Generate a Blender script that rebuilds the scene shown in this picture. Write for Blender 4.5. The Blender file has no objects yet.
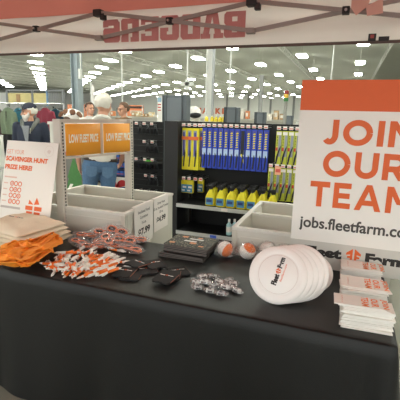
import bpy, bmesh, math, random
from mathutils import Vector as V, Matrix, noise, geometry
random.seed(7)
C = bpy.context.scene.collection
SC = bpy.context.scene
PI = math.pi
R_ = math.radians

# ------------------------------------------------------------------ camera
F, YAW, PIT, ROL, EYE = 400.0, R_(20), R_(12.27), R_(1.4), 1.6
fw = V((-math.sin(YAW)*math.cos(PIT), math.cos(YAW)*math.cos(PIT), -math.sin(PIT)))
rt0 = V((math.cos(YAW), math.sin(YAW), 0)); up0 = rt0.cross(fw)
rt = rt0*math.cos(ROL)+up0*math.sin(ROL); up = up0*math.cos(ROL)-rt0*math.sin(ROL)
CAM = V((0, 0, EYE))
cd = bpy.data.cameras.new('camera'); cam = bpy.data.objects.new('camera', cd); C.objects.link(cam)
cd.sensor_width = 36; cd.lens = 36*F/400; cd.clip_start = .05; cd.clip_end = 500
m = Matrix.Identity(4)
for i in range(3):
    m[i][0] = rt[i]; m[i][1] = up[i]; m[i][2] = -fw[i]; m[i][3] = CAM[i]
cam.matrix_world = m
SC.camera = cam
def ray(x, y): return fw+rt*((x-200)/F)+up*((200-y)/F)
def at(x, y, z=.75): d = ray(x, y); return CAM+d*((z-EYE)/d.z)      # a pixel onto a level plane
def aty(x, y, Y): d = ray(x, y); return CAM+d*(Y/d.y)               # a pixel onto an upright plane

# ------------------------------------------------------------------ world, exposure
W = bpy.data.worlds.new('world'); SC.world = W; W.use_nodes = True
bg = W.node_tree.nodes['Background']; bg.inputs[0].default_value = (.965, 1, .975, 1); bg.inputs[1].default_value = 2.0
SC.view_settings.view_transform = 'Standard'; SC.view_settings.look = 'None'
SC.view_settings.exposure = 0.08; SC.view_settings.gamma = 1
LAMP = 48.0

# ------------------------------------------------------------------ materials
def lin(c): return tuple(((v/255)/12.92 if v/255 <= .04045 else ((v/255+.055)/1.055)**2.4) for v in c)
MATS = {}
def mat(name, c, rough=.6, metal=0, var=.06, scale=30, bump=0, emit=0, trans=0, sheen=0, spec=None):
    if name in MATS: return MATS[name]
    M = bpy.data.materials.new(name); M.use_nodes = True; nt = M.node_tree; b = nt.nodes['Principled BSDF']
    col = lin(c)
    b.inputs['Roughness'].default_value = rough; b.inputs['Metallic'].default_value = metal
    if spec is not None: b.inputs['Specular IOR Level'].default_value = spec
    tc = nt.nodes.new('ShaderNodeTexCoord'); n = nt.nodes.new('ShaderNodeTexNoise'); n.inputs['Scale'].default_value = scale; n.inputs['Detail'].default_value = 4
    nt.links.new(tc.outputs['Object'], n.inputs['Vector'])
    mx = nt.nodes.new('ShaderNodeMix'); mx.data_type = 'RGBA'
    mx.inputs[6].default_value = (*[v*(1-var) for v in col], 1); mx.inputs[7].default_value = (*[min(1, v*(1+var)) for v in col], 1)
    nt.links.new(n.outputs['Fac'], mx.inputs[0]); nt.links.new(mx.outputs[2], b.inputs['Base Color'])
    if bump:
        bp = nt.nodes.new('ShaderNodeBump'); bp.inputs['Strength'].default_value = bump; bp.inputs['Distance'].default_value = .01
        nt.links.new(n.outputs['Fac'], bp.inputs['Height']); nt.links.new(bp.outputs[0], b.inputs['Normal'])
    if emit: b.inputs['Emission Color'].default_value = (*col, 1); b.inputs['Emission Strength'].default_value = emit
    if sheen: b.inputs['Sheen Weight'].default_value = sheen
    if trans:
        t = nt.nodes.new('ShaderNodeBsdfTranslucent'); nt.links.new(mx.outputs[2], t.inputs[0])
        ms = nt.nodes.new('ShaderNodeMixShader'); ms.inputs[0].default_value = trans
        nt.links.new(b.outputs[0], ms.inputs[1]); nt.links.new(t.outputs[0], ms.inputs[2])
        nt.links.new(ms.outputs[0], nt.nodes['Material Output'].inputs[0])
    MATS[name] = M; return M
def clear_plastic(name, amount):
    M = bpy.data.materials.new(name); M.use_nodes = True; nt = M.node_tree
    for n in list(nt.nodes):
        if n.type == 'BSDF_PRINCIPLED': nt.nodes.remove(n)
    t = nt.nodes.new('ShaderNodeBsdfTransparent'); g = nt.nodes.new('ShaderNodeBsdfGlossy'); g.inputs['Roughness'].default_value = .12
    d = nt.nodes.new('ShaderNodeBsdfDiffuse'); d.inputs[0].default_value = (.8, .78, .76, 1)
    a = nt.nodes.new('ShaderNodeMixShader'); a.inputs[0].default_value = .7
    nt.links.new(g.outputs[0], a.inputs[1]); nt.links.new(d.outputs[0], a.inputs[2])
    lw = nt.nodes.new('ShaderNodeTexNoise'); lw.inputs['Scale'].default_value = 60; lw.inputs['Detail'].default_value = 5
    tc = nt.nodes.new('ShaderNodeTexCoord'); nt.links.new(tc.outputs['Object'], lw.inputs['Vector'])
    rp = nt.nodes.new('ShaderNodeMapRange'); rp.inputs[1].default_value = .4; rp.inputs[2].default_value = .72; rp.inputs[3].default_value = amount*.45; rp.inputs[4].default_value = min(1, amount*2.6)
    nt.links.new(lw.outputs['Fac'], rp.inputs[0])
    ms = nt.nodes.new('ShaderNodeMixShader'); nt.links.new(rp.outputs[0], ms.inputs[0])
    nt.links.new(t.outputs[0], ms.inputs[1]); nt.links.new(a.outputs[0], ms.inputs[2])
    nt.links.new(ms.outputs[0], nt.nodes['Material Output'].inputs[0])
    MATS[name] = M; return M
WRAP = clear_plastic('clear_wrap', .16); WRAP2 = clear_plastic('clear_film', .10)
ORANGE = (232, 104, 40)
m_white = mat('white_card', (236, 230, 224), .55, var=.02)
m_wmetal = mat('beige_metal', (206, 203, 192), .42, var=.03, scale=5)
m_post = mat('post_metal', (205, 199, 188), .45, var=.03, scale=6)
m_black = mat('black_metal', (20, 20, 21), .5, var=.1)
m_pegbk = mat('black_pegboard', (17, 17, 18), .7, var=.25, scale=90)
m_dark = mat('dark_slot', (38, 36, 34), .7)
m_chrome = mat('bare_steel', (190, 190, 188), .28, metal=1)
m_orange = mat('orange_ink', ORANGE, .55, var=.02)
m_ink = mat('black_ink', (40, 36, 33), .6)
m_grey = mat('grey_ink', (88, 84, 80), .6)
m_cloth = mat('black_cloth', (9, 10, 8), .48, var=.22, scale=220, bump=.12, sheen=.03, spec=.42)
m_lip = mat('shelf_lip', (205, 205, 202), .35, metal=.4)

# ------------------------------------------------------------------ mesh helpers
def obj(name, bm, mt, parent=None, smooth=False, loc=None, rot=None):
    me = bpy.data.meshes.new(name)
    if isinstance(bm, bmesh.types.BMesh): bm.normal_update(); bm.to_mesh(me); bm.free()
    else: me = bm
    if not isinstance(mt, (list, tuple)): mt = [mt]
    if not isinstance(bm, bmesh.types.BMesh): me.materials.clear()
    for q in mt: me.materials.append(q)
    if smooth:
        for p in me.polygons: p.use_smooth = True
    o = bpy.data.objects.new(name, me); C.objects.link(o)
    if parent: o.parent = parent
    if loc is not None: o.location = loc
    if rot is not None: o.rotation_euler = rot
    return o
def tag(o, label, cat, group=None, kind=None):
    if label: o['label'] = label
    if cat: o['category'] = cat
    if group: o['group'] = group
    if kind: o['kind'] = kind
    return o
def thing(name, label, cat, loc=(0, 0, 0), rot=(0, 0, 0), group=None):
    o = bpy.data.objects.new(name, None); C.objects.link(o); o.empty_display_size = .05
    o.location = loc; o.rotation_euler = rot
    return tag(o, label, cat, group)
def struct(name, bm, mt): return tag(obj(name, bm, mt), None, None, kind='structure')
def kids(o): return [c for c in list(C.objects) if c.parent == o]
def dup(o, loc=None, rot=None, label=None, group=None, parent=None):
    c = o.copy(); C.objects.link(c)
    if parent: c.parent = parent
    for ch in o.children: dup(ch, parent=c)
    if loc is not None: c.location = loc
    if rot is not None: c.rotation_euler = rot
    if label: c['label'] = label
    if group: c['group'] = group
    return c
def BM(): return bmesh.new()
def box(bm, lo, hi, M=None, bev=0, mi=0):
    lo, hi = V(lo), V(hi); c = (lo+hi)/2; s = hi-lo
    r = bmesh.ops.create_cube(bm, size=1, matrix=Matrix.Translation(c)@Matrix.Diagonal((*s, 1)))
    vs = r['verts']
    if bev:
        es = list({e for v in vs for e in v.link_edges})
        rr = bmesh.ops.bevel(bm, geom=es, offset=bev, segments=2, affect='EDGES', profile=.5)
        vs = list({v for f in rr['faces'] for v in f.verts} | {v for v in vs if v.is_valid})
    if M is not None: bmesh.ops.transform(bm, matrix=M, verts=[v for v in vs if v.is_valid])
    if mi:
        for f in {f for v in vs if v.is_valid for f in v.link_faces}: f.material_index = mi
    return bm
def tube(bm, pts, r, n=8, cap=True, flat=None):
    pts = [V(p) for p in pts]; rs = r if isinstance(r, (list, tuple)) else [r]*len(pts)
    rings = []; prev = None
    for i, p in enumerate(pts):
        t = (pts[min(i+1, len(pts)-1)]-pts[max(i-1, 0)]).normalized()
        if prev is None:
            a = V((0, 0, 1)) if abs(t.z) < .9 else V((1, 0, 0)); u = t.cross(a).normalized()
        else: u = (prev-t*prev.dot(t)).normalized()
        prev = u; w = t.cross(u)
        fl = flat or 1
        rings.append([bm.verts.new(p+(u*math.cos(2*PI*k/n)*fl+w*math.sin(2*PI*k/n))*rs[i]) for k in range(n)])
    for a, b in zip(rings, rings[1:]):
        for k in range(n): bm.faces.new((a[k], a[(k+1) % n], b[(k+1) % n], b[k]))
    if cap: bm.faces.new(rings[0][::-1]); bm.faces.new(rings[-1])
    return bm
def bar(bm, a, b, w, h, upv=V((0, 0, 1))):
    a, b = V(a), V(b); t = (b-a); L = t.length; t.normalize()
    s = t.cross(upv).normalized(); u = s.cross(t)
    M = Matrix((( t.x, s.x, u.x, (a.x+b.x)/2), (t.y, s.y, u.y, (a.y+b.y)/2), (t.z, s.z, u.z, (a.z+b.z)/2), (0, 0, 0, 1)))
    return box(bm, (-L/2, -w/2, -h/2), (L/2, w/2, h/2), M)
def lathe(bm, prof, n=24, M=None):
    rings = []; new = []
    for r, z in prof:
        if r < 1e-6: v = [bm.verts.new((0, 0, z))]
        else: v = [bm.verts.new((r*math.cos(2*PI*k/n), r*math.sin(2*PI*k/n), z)) for k in range(n)]
        rings.append(v); new += v
    for a, b in zip(rings, rings[1:]):
        for k in range(n):
            k2 = (k+1) % n
            if len(a) == 1 and len(b) == 1: continue
            if len(a) == 1: bm.faces.new((a[0], b[k2], b[k]))
            elif len(b) == 1: bm.faces.new((a[k], a[k2], b[0]))
            else: bm.faces.new((a[k], a[k2], b[k2], b[k]))
    if M is not None: bmesh.ops.transform(bm, matrix=M, verts=new)
    return bm
def prism(bm, pts, d, M=None):                     # outline in XY, from z=0 to z=d
    a = [bm.verts.new((x, y, 0)) for x, y in pts]; b = [bm.verts.new((x, y, d)) for x, y in pts]
    bm.faces.new(a[::-1]); bm.faces.new(b); n = len(a)
    for i in range(n): bm.faces.new((a[i], a[(i+1) % n], b[(i+1) % n], b[i]))
    if M is not None: bmesh.ops.transform(bm, matrix=M, verts=a+b)
    return bm
def ell(bm, c, r, M=None, sub=3):
    q = bmesh.ops.create_icosphere(bm, subdivisions=sub, radius=1)
    T = Matrix.Translation(V(c))@(M or Matrix.Identity(4))@Matrix.Diagonal((*((r, r, r) if isinstance(r, (int, float)) else r), 1))
    bmesh.ops.transform(bm, matrix=T, verts=q['verts']); return q['verts']
def limb(bm, pts, rs, n=12):
    pts = [V(p) for p in pts]
    for p, r in zip(pts, rs): ell(bm, p, r, sub=2)
    for i in range(len(pts)-1): tube(bm, [pts[i], pts[i+1]], [rs[i], rs[i+1]], n)
def loft(bm, secs, n=28):                          # (z, cx, cy, rx, ry) stacked super-ellipses
    rings = []
    for z, cx, cy, rx, ry in secs:
        ring = []
        for k in range(n):
            a = 2*PI*k/n; c, s = math.cos(a), math.sin(a)
            ring.append(bm.verts.new((cx+rx*math.copysign(abs(c)**.8, c), cy+ry*math.copysign(abs(s)**.8, s), z)))
        rings.append(ring)
    for a, b in zip(rings, rings[1:]):
        for k in range(n): bm.faces.new((a[k], a[(k+1) % n], b[(k+1) % n], b[k]))
    bm.faces.new(rings[0][::-1]); bm.faces.new(rings[-1]); return bm
def fuse(bm, vox, sm=3):                           # one continuous surface
    me = bpy.data.meshes.new('fuse'); bmesh.ops.recalc_face_normals(bm, faces=bm.faces); bm.to_mesh(me); bm.free()
    o = bpy.data.objects.new('fuse', me); C.objects.link(o)
    md = o.modifiers.new('r', 'REMESH'); md.mode = 'VOXEL'; md.voxel_size = vox
    dg = bpy.context.evaluated_depsgraph_get()
    out = bpy.data.meshes.new_from_object(o.evaluated_get(dg)); bpy.data.objects.remove(o)
    b = BM(); b.from_mesh(out)
    for _ in range(sm): bmesh.ops.smooth_vert(b, verts=b.verts, factor=.5, use_axis_x=True, use_axis_y=True, use_axis_z=True)
    return b
TXT = {}
def text_geo(s, bold=.0):
    k = (s, bold)
    if k in TXT: return TXT[k]
    cu = bpy.data.curves.new('t', 'FONT'); cu.body = s; cu.offset = bold; cu.fill_mode = 'FRONT'; cu.resolution_u = 4
    o = bpy.data.objects.new('t', cu); C.objects.link(o)
    dg = bpy.context.evaluated_depsgraph_get(); dg.update()
    me = bpy.data.meshes.new_from_object(o.evaluated_get(dg)); bpy.data.objects.remove(o)
    vs = [v.co.copy() for v in me.vertices]; fs = [tuple(p.vertices) for p in me.polygons]
    x0, x1 = min(v.x for v in vs), max(v.x for v in vs); y0, y1 = min(v.y for v in vs), max(v.y for v in vs)
    TXT[k] = ([V((v.x-x0, v.y-y0, 0)) for v in vs], fs, x1-x0, y1-y0); return TXT[k]
def text_bm(bm, s, o, r, u, h, w=None, bold=.03, anchor='c', d=0.0006, shear=0):
    vs, fs, tw, th = text_geo(s, bold); r = V(r).normalized(); u = V(u).normalized(); n = r.cross(u)
    k = h/th; kx = w/tw if w else k; W_ = tw*kx
    off = {'c': -W_/2, 'l': 0, 'r': -W_}[anchor]
    nv = [bm.verts.new(V(o)+r*(v.x*kx+off+shear*v.y*k)+u*(v.y*k)+n*d) for v in vs]
    for f in fs:
        try: bm.faces.new([nv[i] for i in f])
        except ValueError: pass
    return bm
def flat(bm, pts, o, r, u, s=1, d=.0007):           # a filled outline printed on a surface
    r = V(r).normalized(); u = V(u).normalized(); n = r.cross(u)
    bm.faces.new([bm.verts.new(V(o)+r*(x*s)+u*(y*s)+n*d) for x, y in pts]); return bm
def circ(n=20, r=1, cx=0, cy=0, a0=0, a1=2*PI): return [(cx+r*math.cos(a0+(a1-a0)*k/n), cy+r*math.sin(a0+(a1-a0)*k/n)) for k in range(n if abs(a1-a0-2*PI) < 1e-6 else n+1)]
def ringflat(bm, o, r, u, ro, ri, cx=0, cy=0, n=24, d=.0007):
    r = V(r).normalized(); u = V(u).normalized(); nn = r.cross(u)
    f = lambda x, y: bm.verts.new(V(o)+r*x+u*y+nn*d)
    A = [f(*p) for p in circ(n, ro, cx, cy)]; B = [f(*p) for p in circ(n, ri, cx, cy)]
    for k in range(n): bm.faces.new((A[k], A[(k+1) % n], B[(k+1) % n], B[k]))
ICON = [[(0, 0), (.14, 0), (.14, .36), (.40, .36), (.40, .52), (.14, .60), (.14, .68), (.46, .82), (.46, 1.0), (0, .78)],
        ]
def barn_icon(bm, o, r, u, s, d=.0008):             # two mirrored F strokes under one roof line, around a centre gap
    L = [(-.06, 0), (-.22, 0), (-.22, .22), (-.42, .22), (-.42, .36), (-.22, .40), (-.22, .50), (-.5, .44), (-.5, .60), (-.06, .95)]
    flat(bm, L[::-1], o, r, u, s, d); flat(bm, [(-x, y) for x, y in L], o, r, u, s, d)
ORD = ['first', 'second', 'third', 'fourth', 'fifth', 'sixth', 'seventh', 'eighth', 'ninth', 'tenth', 'eleventh', 'twelfth', 'thirteenth', 'fourteenth', 'fifteenth', 'sixteenth', 'seventeenth', 'eighteenth', 'nineteenth', 'twentieth']
X, Y_, Z = V((1, 0, 0)), V((0, 1, 0)), V((0, 0, 1))

# ------------------------------------------------------------------ the store shell
FARW = 134
b = BM(); bmesh.ops.create_grid(b, x_segments=1, y_segments=1, size=1, matrix=Matrix.Translation((-50, 62, 0))@Matrix.Diagonal((95, 72, 1, 1)))
struct('floor', b, mat('concrete', (126, 122, 110), .35, var=.1, scale=.6))
cm = mat('ceiling_deck', (186, 188, 176), .8, var=.06, scale=.35)
nt = cm.node_tree; wv = nt.nodes.new('ShaderNodeTexWave'); wv.bands_direction = 'Y'; wv.inputs['Scale'].default_value = 1.3; wv.inputs['Distortion'].default_value = .3
tc = nt.nodes.new('ShaderNodeTexCoord'); nt.links.new(tc.outputs['Object'], wv.inputs['Vector'])
bp = nt.nodes.new('ShaderNodeBump'); bp.inputs['Strength'].default_value = .4; bp.inputs['Distance'].default_value = .12
nt.links.new(wv.outputs['Fac'], bp.inputs['Height']); nt.links.new(bp.outputs[0], nt.nodes['Principled BSDF'].inputs['Normal'])
b = BM(); box(b, (-145, -10, 8.0), (45, FARW, 8.2)); struct('ceiling', b, cm)
m_wall = mat('white_wall', (240, 239, 232), .8, var=.04, scale=.3)
b = BM(); box(b, (-145, FARW, 0), (45, FARW+.3, 8.0)); struct('wall_back', b, m_wall)
b = BM(); box(b, (45, -10, 0), (45.3, FARW, 8.0)); struct('wall_right', b, m_wall)
m_pil = mat('wall_pilaster', (150, 150, 146), .7)
for k in range(14):
    b = BM(); x = -62+7.4*k; box(b, (x-.3, FARW-.35, 0), (x+.3, FARW-.01, 7.95)); struct('trim_%d' % (k+1), b, m_pil)
m_joist = mat('ceiling_joist', (214, 214, 206), .6)
for k in range(12):
    x = 2.6-9.2*k; b = BM(); box(b, (x-.06, 12, 7.88), (x+.06, FARW, 7.98)); box(b, (x-.05, 12, 7.35), (x+.05, FARW, 7.43))
    y = 12
    while y < 90:
        bar(b, (x, y, 7.4), (x, y+1, 7.9), .04, .04); bar(b, (x, y+1, 7.9), (x, y+2, 7.4), .04, .04); y += 2
    o = struct('trim_%d' % (k+30), b, m_joist)
# lights on a staggered grid; the ones past the canopy edge are seen
m_lamp = mat('lamp_panel', (250, 255, 244), .5, var=0, emit=LAMP); m_up = mat('added_fill_glow', (254, 255, 242), .5, var=0, emit=LAMP*.12); m_lampbody = mat('lamp_housing', (214, 212, 206), .5)
proto = None
for c in range(-4, 17):  # negative columns are unseen lights added on the right to brighten the bins
    x = .3-4.62*c; y0 = 30.4+(5.4 if c % 2 else 0); n = 0
    for r in range(-3, 9):
        y = y0+10.8*r
        if (c < 0 and r >= 0) or y > 126 or (r < 0 and (c > 8 or y < -6)): continue
        if r >= 0 and x < -9-.9*y: continue          # past the left edge of the view
        if r < 0: lab = 'unseen overhead white ceiling light, nearer than the visible rows'; grp = 'ceiling lights above the canopy'
        else:
            n += 1; lab = 'white ceiling light, %s from the front in the %s row from the right' % (ORD[n-1], ORD[c]); grp = 'ceiling lights'
        if proto is None:
            proto = thing('ceiling_light', lab, 'ceiling light', (x, y, 6.5), group=grp)
            b = BM(); box(b, (-.44, -.85, .0), (.44, .85, .08), bev=.02)
            for s in (-.8, .8): tube(b, [(0, s, .08), (0, s, 1.49)], .01, 5)
            obj('housing', b, m_lampbody, proto)
            b = BM(); box(b, (-.38, -.74, -.13), (.40, .80, -.001), bev=.05); obj('diffuser', b, m_lamp, proto)
            b = BM(); box(b, (-.3, -.7, .081), (.3, .7, .09)); obj('added_ceiling_fill', b, m_up, proto)  # glowing top face added only to brighten the ceiling deck
        else: dup(proto, (x, y, 6.5), label=lab, group=grp)
# columns
def column(px, Y, w, name, lab, c):
    p = aty(px, 60, Y); b = BM(); box(b, (p.x-w/2, Y-.02, 0), (p.x+w/2, Y+.02, 7.34)); box(b, (p.x-w/2, Y-w/2, 0), (p.x-w/2+.03, Y+w/2, 7.34)); box(b, (p.x+w/2-.03, Y-w/2, 0), (p.x+w/2, Y+w/2, 7.34))
    o = obj(name, b, c); return tag(o, lab, 'column'), p
m_col = mat('blue_grey_steel', (150, 160, 164), .5); m_col2 = mat('white_steel', (222, 222, 216), .5)
o, p = column(76, 11, .26, 'steel_column', 'blue grey steel column rising behind the white-haired man', m_col)
b = BM(); box(b, (.16, -.14, 2.55), (.24, -.02, 2.85), Matrix.Translation((p.x, 11, 0)), bev=.01); obj('junction_box', b, m_col2, o)
b = BM(); tube(b, [(p.x+.2, 10.95, 2.85), (p.x+.2, 10.95, 7.3)], .02, 6); obj('conduit', b, m_col2, o)
o, p = column(210.5, 12, .2, 'steel_column', 'white steel column behind the wiper blade shelf', m_col2)
b = BM(); tube(b, [(p.x+.14, 11.9, 1), (p.x+.14, 11.9, 7.3)], .045, 8); obj('conduit', b, mat('galvanised', (160, 162, 160), .4, metal=.5), o)
p = aty(262, 75, 14); b = BM(); box(b, (p.x-.06, 13.94, 0), (p.x+.06, 14.06, p.z)); box(b, (p.x-.16, 13.84, 0), (p.x+.16, 14.16, .02)); tag(obj('steel_post', b, mat('mid_grey_steel', (150, 150, 146), .5)), 'grey upright post rising behind the lower grey cabinet', 'post')
for px, lo, lab in ((187.2, 2.35, 'thin white cable holding the white cross-shaped hanging sign'), (230, 1.95, 'thin white power drop cable right of the white column'), (331, 1.0, 'thin white cable above the orange band of the poster'), (122, 1.6, 'thin white cable above the man in brown')):
    p = aty(px, 80, 9 if px != 331 else 12); b = BM(); tube(b, [(p.x, p.y, lo if lo > .4 else 0), (p.x, p.y, 7.99)], .018, 6); tag(obj('hanging_cable', b, m_col2), lab, 'cable', 'hanging cables')
p = aty(187.2, 84.5, 9); b = BM(); box(b, (-.16, -.02, -.03), (.16, .02, .05)); box(b, (-.05, -.02, -.12), (.05, .02, .12))
tag(obj('cross_sign', b, m_col2, loc=p), 'small white cross-shaped sign hanging on a thin cable', 'sign')
# signal light tower
p = aty(286.5, 92, 14); t = thing('signal_tower', 'signal tower with red, amber and green lights on a grey pole', 'signal light', (p.x, 14, 0))
b = BM(); tube(b, [(0, 0, 0), (0, 0, 2.05)], .06, 10); lathe(b, [(.2, 0), (.2, .03), (0, .03)], 12); obj('pole', b, mat('pole_grey', (150, 148, 140), .5), t)
for i, (nm, c) in enumerate((('green_lamp', (50, 120, 60)), ('amber_lamp', (226, 180, 60)), ('red_lamp', (150, 50, 45)))):
    b = BM(); lathe(b, [(0, 0), (.075, 0), (.075, .11), (.07, .115), (0, .115)], 12, Matrix.Translation((0, 0, 2.05+.12*i))); obj('signal_lamp', b, mat(nm, c, .3), t)['label'] = nm.replace('_', ' ')
# far wall lettering: each letter is its own raised letter
mo = mat('orange_letter', (226, 120, 82), .6)
p0 = aty(195.6, 114, FARW); p1 = aty(226.5, 114, FARW); n = 6; stp = (p1.x-p0.x)/4.7
t = thing('wall_sign', 'orange raised letters on the far white wall', 'sign', ((p0.x+p1.x)/2, FARW-.2, 1.4))
for i, ch in enumerate('MARKET'):
    b = BM(); text_bm(b, ch, (p0.x+stp*(i+.45)-(p0.x+p1.x)/2, 0, 0), X, Z, 1.95, w=stp*.8, bold=.05)
    r = bmesh.ops.extrude_face_region(b, geom=b.faces[:]); bmesh.ops.translate(b, vec=(0, .18, 0), verts=[g for g in r['geom'] if isinstance(g, bmesh.types.BMVert)])
    obj('letter', b, mo, t)
# orange banner far left with writing bar
p0 = aty(126, 105, 40); p1 = aty(143.5, 116.5, 40); t = thing('wall_banner', 'orange and white banner standing far behind the man in brown', 'banner', ((p0.x+p1.x)/2, 40, 0)); w = (p1.x-p0.x)/2
b = BM(); box(b, (-w, -.03, p1.z), (w, .03, p0.z)); obj('panel', b, mat('banner_orange', (222, 130, 88), .6), t)
b = BM(); box(b, (-w*.5, -.05, p1.z+.3), (w*.9, -.035, p1.z+.62)); obj('picture', b, mat('banner_pic', (206, 190, 172), .6, var=.3, scale=4), t)
b = BM(); box(b, (-w*.85, -.05, p0.z-.35), (w*.85, -.035, p0.z-.12)); obj('headline_strip', b, mat('banner_ink', (70, 52, 44), .6), t)
b = BM(); 
for s in (-.9*w, .9*w): box(b, (s-.05, -.04, 0), (s+.05, .04, p0.z))
obj('post', b, m_col2, t)
p0 = aty(157.5, 96, 16); p1 = aty(162, 117.5, 16); t = thing('store_poster', 'tall white notice with red writing left of the grey panels', 'poster', ((p0.x+p1.x)/2, 16, p1.z-.5)); w = (p1.x-p0.x)/2; hh = p0.z-p1.z+.5
b = BM(); box(b, (-w, -.02, 0), (w, .02, hh)); obj('board', b, m_white, t)
b = BM(); box(b, (-w*.8, -.035, hh-.25), (w*.8, -.021, hh-.06)); obj('blue_header', b, mat('pale_blue_print', (150, 180, 200), .6), t)
b = BM()
for k in range(3): box(b, (-w*.7, -.035, hh-.38-.12*k), (w*.6, -.021, hh-.33-.12*k))
obj('red_print', b, mat('red_print', (190, 80, 70), .6), t)
b = BM(); box(b, (-.03, -.015, -(p1.z-.5)), (.03, .015, 0)); obj('stand', b, m_col2, t)
p0 = aty(91, 84, 10); p1 = aty(91, 106, 10); t = thing('feather_flag', 'narrow white flag on a pole behind the white-haired man', 'flag', (p0.x, 10, 0))
b = BM(); tube(b, [(0, 0, 0), (0, 0, p0.z+.05)], .02, 8); obj('pole', b, m_col2, t)
b = BM(); prism(b, [(-.02, p1.z), (.09, p1.z+.05), (.11, p0.z-.12), (.06, p0.z-.01), (-.02, p0.z-.2)], .012, Matrix.Rotation(PI/2, 4, 'X')); obj('flag_cloth', b, m_white, t)

# ------------------------------------------------------------------ clothing area, far left
def rack(name, lab, px0, px1, Y, h):
    a, c = aty(px0, 110, Y).x, aty(px1, 110, Y).x; t = thing(name, lab, 'clothes rack', ((a+c)/2, Y, 0)); w = (c-a)/2
    b = BM(); tube(b, [(-w, 0, h), (w, 0, h)], .016, 8); obj('rail', b, m_chrome, t)
    for s in (-w, w):
        b = BM(); tube(b, [(s, 0, .02), (s, 0, h)], .018, 8); box(b, (s-.02, -.3, 0), (s+.02, .3, .03)); obj('leg', b, m_chrome, t)
    return t
rack('clothes_rack', 'steel clothes rack carrying the green vest and maroon shirt', -14, 64, 7.6, 1.72)
def garment(name, lab, px, Y, top, w, L, sl, mt, c=None):
    x = aty(px, 112, Y).x
    t = thing(name, lab, c or 'shirt', (x, Y, top), (0, 0, R_(random.uniform(-5, 15))))
    b = BM(); loft(b, [(-L, 0, 0, w*.5, .06), (-L*.6, 0, 0, w*.47, .08), (-.22, 0, 0, w*.47, .07), (-.1, 0, 0, w*.46, .05), (-.03, 0, 0, w*.28, .045), (.02, 0, 0, w*.13, .04)], 24)
    if sl:
        for s in (-1, 1): limb(b, [(s*w*.4, 0, -.1), (s*w*.56, 0, -.3), (s*w*.6, -.02, -.1-sl)], [.06, .055, .045])
    b = fuse(b, .018, 2)
    for v in b.verts: v.co.y += .018*math.sin(v.co.x*38+v.co.z*3)*min(1, max(0, -v.co.z*3))
    obj('garment_body', b, mt, t, True)
    b = BM(); tube(b, [(-w*.3, 0, -.02), (0, 0, .05), (w*.3, 0, -.02)], .008, 6); tube(b, [(0, 0, .05), (0, 0, .09), (.02, 0, .115), (0, 0, .135), (-.02, 0, .12)], .004, 6); obj('hanger', b, m_chrome, t)
    return t
tp = 1.59
m_v = mat('olive_quilt', (108, 122, 98), .85, var=.15, scale=40, bump=.3)
g = garment('vest', 'olive green sleeveless vest hanging left of the man in the cap', 8.2, 7.35, tp, .5, .58, 0, m_v, 'vest')
b = BM(); box(b, (-.006, -.085, -.5), (.006, -.06, -.06)); obj('zipper', b, mat('zip_dark', (60, 64, 56), .5), g)
garment('shirt', 'teal plaid shirt hanging just left of the cap', 18.5, 7.9, tp, .42, .6, .45, mat('teal_plaid', (52, 112, 128), .85, var=.4, scale=25))
garment('shirt', 'dark brown shirt at the left edge of the rack', -4, 7.5, tp, .45, .62, .45, mat('dark_brown_cloth', (62, 44, 42), .9))
garment('shirt', 'maroon long sleeved shirt hanging right of the man in the cap', 45.5, 7.5, tp+.02, .46, .62, .5, mat('maroon_cloth', (122, 40, 56), .85, bump=.2))
garment('shirt', 'dark teal shirt at the right end of the rack', 55.5, 7.8, tp, .4, .6, .45, mat('dark_teal_cloth', (36, 66, 80), .85))
garment('trousers', 'black trousers hanging low below the green vest', 9, 8.15, 1.05, .5, .8, 0, mat('black_denim', (34, 34, 36), .9), 'trousers')
rack('clothes_rack', 'low steel rack behind the green vest', -8, 26, 8.15, 1.18)
# framed banner over the racks
t0, t1 = aty(8, 93, 8.6), aty(47, 104, 8.6); x2 = aty(63, 88, 8.6).x
t = thing('overhead_banner_frame', 'grey pipe frame with a pale yellow picture banner over the clothes', 'sign frame', (t0.x, 8.6, 0))
b = BM(); box(b, (0, -.015, t1.z), (t1.x-t0.x, .015, t0.z)); 
mb = mat('banner_yellow', (206, 190, 132), .7, var=.28, scale=2.5); obj('banner', b, mb, t)
b = BM(); box(b, (.3, -.03, t1.z+.04), (.42, -.016, t0.z-.03)); obj('banner_figure', b, mat('banner_figure_tan', (165, 130, 92), .7), t)
mg = mat('frame_grey', (120, 122, 122), .5); xs = [-.02, aty(32.5, 90, 8.6).x-t0.x, x2-t0.x]
for q in xs:
    b = BM(); box(b, (q-.03, -.03, 0), (q+.03, .03, t0.z+.07)); obj('post', b, mg, t)
b = BM(); box(b, (-.05, -.02, t0.z+.05), (xs[-1]+.03, .02, t0.z+.09)); obj('top_rail', b, mg, t)
b = BM(); box(b, (t1.x-t0.x, -.02, t1.z-.05), (t1.x-t0.x+.035, .02, t0.z+.05)); obj('blue_edge', b, mat('blue_edge', (118, 150, 180), .5), t)
b = BM()
for k in range(6): tube(b, [(t1.x-t0.x+.08+.055*k, 0, t1.z-.05), (t1.x-t0.x+.08+.055*k, 0, t0.z+.05)], .004, 5)
obj('wire_grid', b, m_chrome, t)
b = BM(); tube(b, [(xs[-1], 0, t1.z-.12), (xs[-1]-.3, 0, t1.z-.12)], .02, 6); tube(b, [(xs[-1]-.3, -.03, t1.z-.12), (xs[-1]-.3, -.03, t1.z-.06)], .02, 6); obj('bracket', b, m_black, t)
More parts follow.
